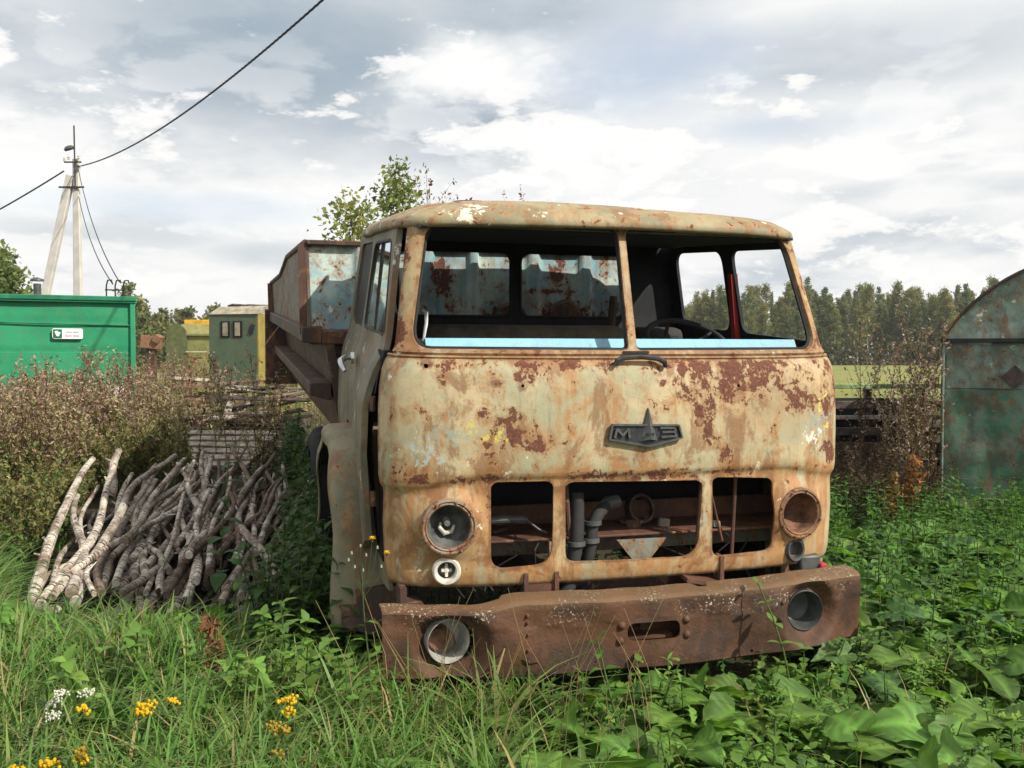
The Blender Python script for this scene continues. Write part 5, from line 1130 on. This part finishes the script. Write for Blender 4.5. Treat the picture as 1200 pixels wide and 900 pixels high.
for x in (-1.02, -.62):
    w_ = MB().box((x, -.04, hz - .45), (.30, .03, .48)).build('window', M['black'], kung); MB().box((x, -.06, hz - .45), (.16, .015, .40)).build('curtain', MKR, w_)
MB().box((-.16, -.05, hz - .45), (.12, .03, .3), (0, .3, 0)).build('vent', M['dark'], kung)
for k in range(7): MB().box((-1.1 + .22 * k, .8 + .1 * k, hz + .30), (.24, .5, .05), (0, random.uniform(-.2, .2), random.uniform(-.5, .5))).build('roof_board', MW2, kung, smooth=0)
MB().box((.55, 1.0, 1.9), (.35, 1.6, 2.2)).build('cab_back', M['dark'], kung)
y_ = 38; hx_ = (195 - 600) / 1100 * y_; h2 = empty('domed_hut', (hx_, y_, 0), R_(0)); tag(h2, 'olive yellow round roofed trailer hut, left of the green van body', 'trailer hut')
MYO = rusty('olive_yellow', (.24, .24, .085), (.19, .20, .075), hard=.72, soft=.66, streak=.6); MYG = simple('dark_olive', (.10, .115, .05), .8)
arc = [(0, 0)] + [(.42 - .42 * math.cos(t), 2.35 + .52 * math.sin(t)) for t in np.linspace(0, math.pi, 12)] + [(.84, 0)]
MB().prism(arc[::-1], 0, .1).build('end_wall', MYG, h2, smooth=0)
prof = [(0.0, 2.35), (.05, 2.62), (.2, 2.80), (.42, 2.87)]
MB().box((1.30, .25, 1.35), (1.0, .3, 2.3)).build('side_wall', MYO, h2)
MB().add([(.80, -.02, 2.48), (1.95, -.02, 2.48), (1.95, .5, 2.86), (.44, .5, 2.88), (.80, -.02, 2.40), (1.95, -.02, 2.40)], [(0, 1, 2, 3), (4, 5, 1, 0)]).build('roof', MYO, h2)
MB().box((1.25, -.06, 1.75), (.9, .02, .04)).build('trim_strip', simple('trim_cream', (.5, .5, .35)), h2)
MYL = simple('machine_yellow', (.60, .33, .03), .6); y_ = 44; e_ = empty('yellow_machine', ((232 - 600) / 1100 * y_, y_, 0)); tag(e_, 'yellow machine arm showing above the round roofed trailer hut', 'machine')
MB().box((.15, 0, 3.12), (1.3, .8, .25)).box((0, 0, 2), (.9, .9, 2)).build('body', MYL, e_, bevel=.03); MB().bar((-.3, 0, 3.2), (-.75, 0, 3.35), .15, .12).build('arm', M['shaded_rust'], e_)
y_ = 36; o = MB().box((0, 0, 0), (.75, .5, .5), (0, .1, .2)).box((.3, -.1, .12), (.25, .5, .3), (0, .5, 0)).build('rusty_hopper', M['ringrust'], bevel=.02); o.location = ((178 - 600) / 1100 * y_, y_, 1.65 + (415 - 398) / 1100 * y_ - .1); tag(o, 'orange rusty hopper between the container and the domed hut', 'hopper')
MB().box((0, 0, -.9), (.3, .3, 1.5)).build('stand', M['shaded_rust'], o)
y_ = 12.6; o = empty('white_sack', ((137 - 600) / 1100 * y_, y_, 1.02)); tag(o, 'whitish crumpled sack among weeds at the container corner', 'sack'); sk = MB().lathe([(0, .2), (.10, .19), (.17, .1), (.20, -.05), (.2, -.3), (.15, -.9), (0, -.95)], (0, 0, 0), (0, 0, 1), 14); sk.warp(lambda x, y, z: (x * 1.2 + .03 * math.sin(z * 30), y + .03 * math.sin(x * 40 + z * 20), z + .02 * math.sin(x * 50))); sk.build('cloth', M['white'], o)

# ------------------------------------------------------------------ arched green shed at the right
MS = rusty('shed_green', (.25, .34, .30), (.15, .24, .19), hard=.585, soft=.56, streak=1.1, white=.63, grime=.55, scale=1.3)
MSG = rusty('shed_green_lower', (.05, .20, .115), (.16, .23, .18), hard=.60, soft=.55, streak=1.1, white=.68, grime=.65, scale=1.2)
sh = empty('arched_shed', (4.5, 9.8, 0), R_(-26.5)); tag(sh, 'old green metal shed with an arched roof and peeling paint at the right edge', 'shed')
W_ = 2.9; zc_ = 1.80; ah = .84; RA = (W_ * W_ / 4 + ah * ah) / (2 * ah); TA = math.asin(W_ / 2 / RA)
def archpts(n=28, o_=0): return [(W_ / 2 + (RA + o_) * math.sin(t), zc_ + ah - RA + (RA + o_) * math.cos(t)) for t in np.linspace(-TA, TA, n)]
MB().prism(([(W_, .14)] + [(0, .14)] + archpts())[::1], 0, .05).build('front_wall', MS, sh, smooth=0)
slab('lower_panel', lin(.02, .90, 20), lin(.16, 1.28, 20), .012, [], lambda x, z, w_: (x, -.02 + w_ + .006 * math.sin(x * 9 + z * 5), z), MSG, sh)
slab('upper_panel', lin(.03, .90, 20), lin(1.30, 1.76, 12), .010, [], lambda x, z, w_: (x, -.016 + w_ + .005 * math.sin(x * 7 + z * 6), z), MS, sh)
vs = []; fs = []; A = archpts(30, .03)
for (x, z) in A: vs += [(x, -.04, z), (x, 3.6, z), (x, 3.6, z - .03), (x, -.04, z - .03)]
for i in range(len(A) - 1):
    for j in range(4): j2 = (j + 1) % 4; fs.append((i * 4 + j, i * 4 + j2, i * 4 + 4 + j2, i * 4 + 4 + j))
MB().add(vs, fs).build('roof', M['shaded_rust'], sh)
MB().box((-.0, 1.85, .97), (.04, 3.6, 1.66)).build('side_wall', MSG, sh)
MB().box((W_, 1.85, .97), (.04, 3.6, 1.66)).build('side_wall', MSG, sh)
MB().box((.46, -.045, 1.79), (.95, .05, .045)).build('drip_ledge', M['dark'], sh, bevel=.006)
MB().tube([(.005, -.045, .15), (.005, -.045, 1.8)], .014, 6).build('corner_trim', MS, sh)
dr = slab('door', lin(1.0, 1.95, 20), lin(.18, 2.12, 30), .03, [], lambda x, z, w_: (x, -.055 + w_ + .006 * math.sin(x * 6 + z * 3), z), MSG, sh)
MB().box((1.47, -.06, 2.16), (1.02, .04, .06)).box((.955, -.05, 1.15), (.06, .03, 1.98)).box((1.05, -.082, 1.75), (.05, .02, .75)).build('door_frame', MS, sh, bevel=.006)
for z in (1.87, .45): MB().box((.92, -.08, z), (.20, .025, .09)).tube([(.97, -.10, z - .06), (.97, -.10, z + .06)], .028, 10).box((1.06, -.10, z), (.16, .02, .07)).build('hinge', M['rust'], dr, bevel=.006)
MB().box((0, 0, 0), (.17, .015, .17), (0, R_(48), 0)).warp(lambda x, y, z: (x + .66, y - .035, z + 1.42)).build('diamond_plate', MW2, sh)
MB().box((1.4, -.2, .06), (3.2, .22, .13)).build('sill_log', MW2, sh, bevel=.03); MB().box((1.45, .9, .06), (3.0, 1.6, .12)).build('plinth', M['dark'], sh)
MB().tube([(.1, -.45, .12), (3.2, -.5, .10)], .085, 12).build('foundation_log', MW2, sh)
# dark timber trailer frame in the gap
tr_ = empty('timber_rack', (3.9, 12.0, 0), R_(2)); tag(tr_, 'dark rack of rails with pale green top edge between cab and shed', 'rack')
PGR = simple('pale_green_paint', (.22, .32, .14), .6, var=.3)
for z, hh, mt in ((1.24, .06, PGR), (1.00, .10, MW2), (.84, .05, MW), (.66, .10, MW2), (.45, .14, MW2), (.2, .2, MW2)): MB().box((0, 0, z), (3.2, .10, hh)).build('rail', mt, tr_, bevel=.008)
for x in (-1.4, -.7, 0, .7, 1.4): MB().box((x, .1, .6), (.08, .08, 1.2)).build('post', MW2, tr_)
MB().box((0, .30, .55), (3.1, .06, 1.05)).build('back_board', M['dark'], tr_)

# ------------------------------------------------------------------ trees
def tree_arr(h, crown0, width, nclump, nleaf, ls, cols, trunkc, tr=.05, lean=0, shape='birch', seed=0):
    rs = random.Random(seed); rg = np.random.default_rng(seed); tk = G(); cr = G()
    P = lambda t: np.array([lean * h * t * t + .012 * h * math.sin(t * 7 + seed), .01 * h * math.sin(t * 5), h * t])
    V, F = tube_np([P(t) for t in np.linspace(0, .97, 12)], tr, tr * .12, 7); tk.add(V, F, trunkc)
    for i in range(nclump):
        t = crown0 + (1 - crown0) * ((i + rs.random()) / nclump); prof = math.sin(math.pi * min(1, (t - crown0) / (1 - crown0) * .80 + .16)) if shape == 'birch' else max(.05, 1 - (t - crown0) / (1 - crown0))
        a = i * 2.399 + rs.uniform(-.4, .4); rr = width * prof * rs.uniform(.35, 1.0); b0 = P(max(crown0 * .7, t - .07)); e_ = P(t) + np.array([math.cos(a) * rr, math.sin(a) * rr, rs.uniform(-.02, .05) * h])
        V, F = tube_np([b0, (b0 + e_) / 2 + [0, 0, .02 * h], e_], tr * .28 * (1.1 - t), tr * .06, 4); tk.add(V, F, trunkc if rs.random() < .5 else np.array(trunkc) * .5)
        c = np.array(cols[rs.randrange(len(cols))]) * rs.uniform(.75, 1.2); R1 = width * rs.uniform(.22, .42)
        n = nleaf; q_ = rg.normal(size=(n, 3)); q_ = q_ / np.linalg.norm(q_, axis=1)[:, None] * (rg.uniform(size=(n, 1)) ** .45) * R1 * np.array([1, 1, .7]); q_ = q_ + (e_ * .75 + (b0) * .25) + (e_ - b0) * rg.uniform(-.4, .3, (n, 1))
        e1 = rg.normal(size=(n, 3)); e1 /= np.linalg.norm(e1, axis=1)[:, None]; e2 = np.cross(e1, rg.normal(size=(n, 3))); e2 /= np.linalg.norm(e2, axis=1)[:, None]; s_ = ls * rg.uniform(.6, 1.3, (n, 1))
        V = np.stack([q_ - e1 * s_, q_ + e2 * s_ * .55, q_ + e1 * s_, q_ - e2 * s_ * .55], 1).reshape(-1, 3); F = np.arange(4 * n).reshape(n, 4); C = np.repeat(c * rg.uniform(.75, 1.25, (n, 1)), 4, 0); cr.add(V, F, C)
    return tk.arr(), cr.arr()
def tree(name, loc, arrs, label, cat, group=None, rz=0):
    e_ = empty(name, loc, rz); tag(e_, label, cat, group); link('trunk', npmesh('trunk', *arrs[0]), MBK, e_); link('crown', npmesh('crown', *arrs[1]), ML, e_); return e_
OL = [(.17, .19, .065), (.21, .21, .075), (.14, .17, .06), (.25, .22, .08)]; GRN = [(.12, .155, .06), (.14, .17, .07), (.10, .14, .06)]
WT = (.50, .48, .44)
# forest at the right and behind: copies of eight trees
base = []
for k in range(10):
    birch = k not in (6, 9); pine = k == 8
    a = tree_arr(random.uniform(10.5, 15), (.55 if pine else random.uniform(.18, .34)) if birch else .10, random.uniform(1.0, 2.2), 46 if not pine else 24, 95, .15, OL if birch and not pine else GRN, WT if birch and not pine else (.17, .12, .09), .11, random.uniform(-.03, .03), 'birch' if birch else 'cone', 30 + k)
    t = tree('birch_tree' if birch and not pine else ('pine_tree' if pine else 'spruce_tree'), (0, -900, 0), a, 'slender olive green birch with a pale trunk in the distant forest edge' if birch and not pine else ('bare stemmed pine with a high green crown in the distant forest edge' if pine else 'darker green conical spruce in the distant forest edge'),
             'birch' if birch and not pine else ('pine' if pine else 'spruce'), 'birches of the forest edge' if birch and not pine else ('pines of the forest edge' if pine else 'spruces of the forest edge')); base.append(t)
random.seed(77); used = set(); cnt = 0
for i in range(295):
    y = 150 + 45 * (i % 3) / 2 + random.uniform(-6, 6) + (0 if i % 3 else -4); px = random.uniform(760, 1210) if i < 262 else random.uniform(560, 760)
    x = (px - 600) / 1100 * y; k = random.choice((0, 1, 2, 3, 4, 5, 7, 0, 1, 2, 3, 6, 7, 8, 8, 9))
    o = base[k] if k not in used else copy_tree(base[k]); used.add(k)
    s_ = random.choice((random.uniform(.58, .8), random.uniform(.78, 1.04), random.uniform(.85, 1.08))) * (y / 175) * (1.0 + .0 * (px - 800)) * (.93 if px < 900 else 1.0); o.location = (x, y, 0); o.rotation_euler = (0, 0, random.uniform(0, 6.28)); o.scale = (s_ * 1.15, s_ * 1.15, s_)
V = []
ub = G()
for i in range(9000):
    y = rng.uniform(138, 150); px = rng.uniform(750, 1215); z = rng.uniform(0, 1) ** 1.5 * 3.5; c = np.array([(px - 600) / 1100 * y, y, z]); e1 = rng.normal(size=3); e1 /= np.linalg.norm(e1); e2 = np.cross(e1, rng.normal(size=3)); e2 /= np.linalg.norm(e2); s_ = .32
    ub.add([c - e1 * s_, c + e2 * s_ * .6, c + e1 * s_, c - e2 * s_ * .6], [(0, 1, 2, 3)], jit((.075, .085, .03), .3))
tag(link('forest_undergrowth', ub.mesh('forest_undergrowth'), ML), 'low scrub along the foot of the distant forest', 'undergrowth', None, 'stuff')
# maple sapling behind the truck
a = tree_arr(4.40, .50, .80, 60, 40, .045, [(.26, .29, .085), (.21, .26, .07), (.33, .32, .10), (.16, .20, .06)], (.14, .12, .09), .05, -.0, 'birch', 5)
tree('young_maple', ((472 - 600) / 1100 * 14, 14, 0), a, 'young maple with yellow green leaves rising behind the cab roof', 'maple')
a = tree_arr(3.85, .50, .85, 54, 38, .045, [(.28, .30, .09), (.23, .27, .08), (.34, .33, .11)], (.14, .12, .09), .04, .0, 'birch', 9)
tree('young_maple', ((412 - 600) / 1100 * 13.4, 13.4, 0), a, 'lower young maple left of the cab roof, above the dump body', 'maple')
for (px, y, h, lb) in ((540, 9.6, 3.35, 'reddish seed stalk sticking up just above the cab roof'), (518, 9.9, 3.25, 'second smaller reddish stalk above the cab roof, beside the maple'), (577, 9.7, 3.12, 'tiny dry stalk tip above the middle of the cab roof')):
    x = (px - 600) / 1100 * y
    plantobj('dock_stalk', [('foliage', dryweed(h, (.17, .07, .06), (.12, .06, .05), 34), MD)], (x, y, 0), lb, 'dry stalk')
# bushes at left and far tree line
a = tree_arr(5.9, .12, 2.2, 80, 130, .13, [(.14, .19, .055), (.18, .22, .07), (.12, .16, .05)], (.12, .10, .08), .12, 0, 'birch', 14)
tree('willow_tree', (-22.0, 40, 0), a, 'rounded green willow behind the green container at the left edge', 'willow'); 
a = tree_arr(4.6, .12, 1.9, 50, 90, .12, [(.14, .19, .055), (.16, .20, .07)], (.12, .10, .08), .12, 0, 'birch', 15)
tree('willow_tree', (-24.5, 42, 0), a, 'lower willow at the very left edge beside the taller one', 'willow')
far = [tree_arr(random.uniform(7, 9), .1, random.uniform(2.2, 3.0), 30, 50, .30, [(.17, .20, .08), (.22, .21, .09), (.14, .17, .07)], (.2, .18, .15), .12, 0, 'birch', 60 + k) for k in range(4)]
fb = [tree('field_tree', (0, -900, 0), a, 'bushy olive tree of the far row behind the huts', 'tree', 'trees of the far row at left') for a in far]; used = set()
random.seed(8)
for i in range(34):
    y = random.uniform(85, 120); px = 145 + 190 * i / 33 + random.uniform(-6, 6); k = i % 4; o = fb[k] if k not in used else copy_tree(fb[k]); used.add(k)
    s_ = random.uniform(.55, .85) if px > 168 else .95
    o.location = ((px - 600) / 1100 * y, y, 0); o.rotation_euler = (0, 0, random.uniform(0, 6)); o.scale = (s_, s_, s_)


# ------------------------------------------------------------------ the air between here and the forest
hz_ = MB().box((0, 110, 9.0), (460, 300, 24.0)).build('haze', None, smooth=0); tag(hz_, kind='stuff')
mh = bpy.data.materials.new('haze'); mh.use_nodes = True; n = NT(mh.node_tree); n.n.clear(); out = n.n.new('ShaderNodeOutputMaterial'); pv = n.n.new('ShaderNodeVolumePrincipled')
pv.inputs['Color'].default_value = (.88, .90, .92, 1); pv.inputs['Density'].default_value = .0004; pv.inputs['Anisotropy'].default_value = .2; n.l.new(pv.outputs[0], out.inputs['Volume']); hz_.data.materials.append(mh)
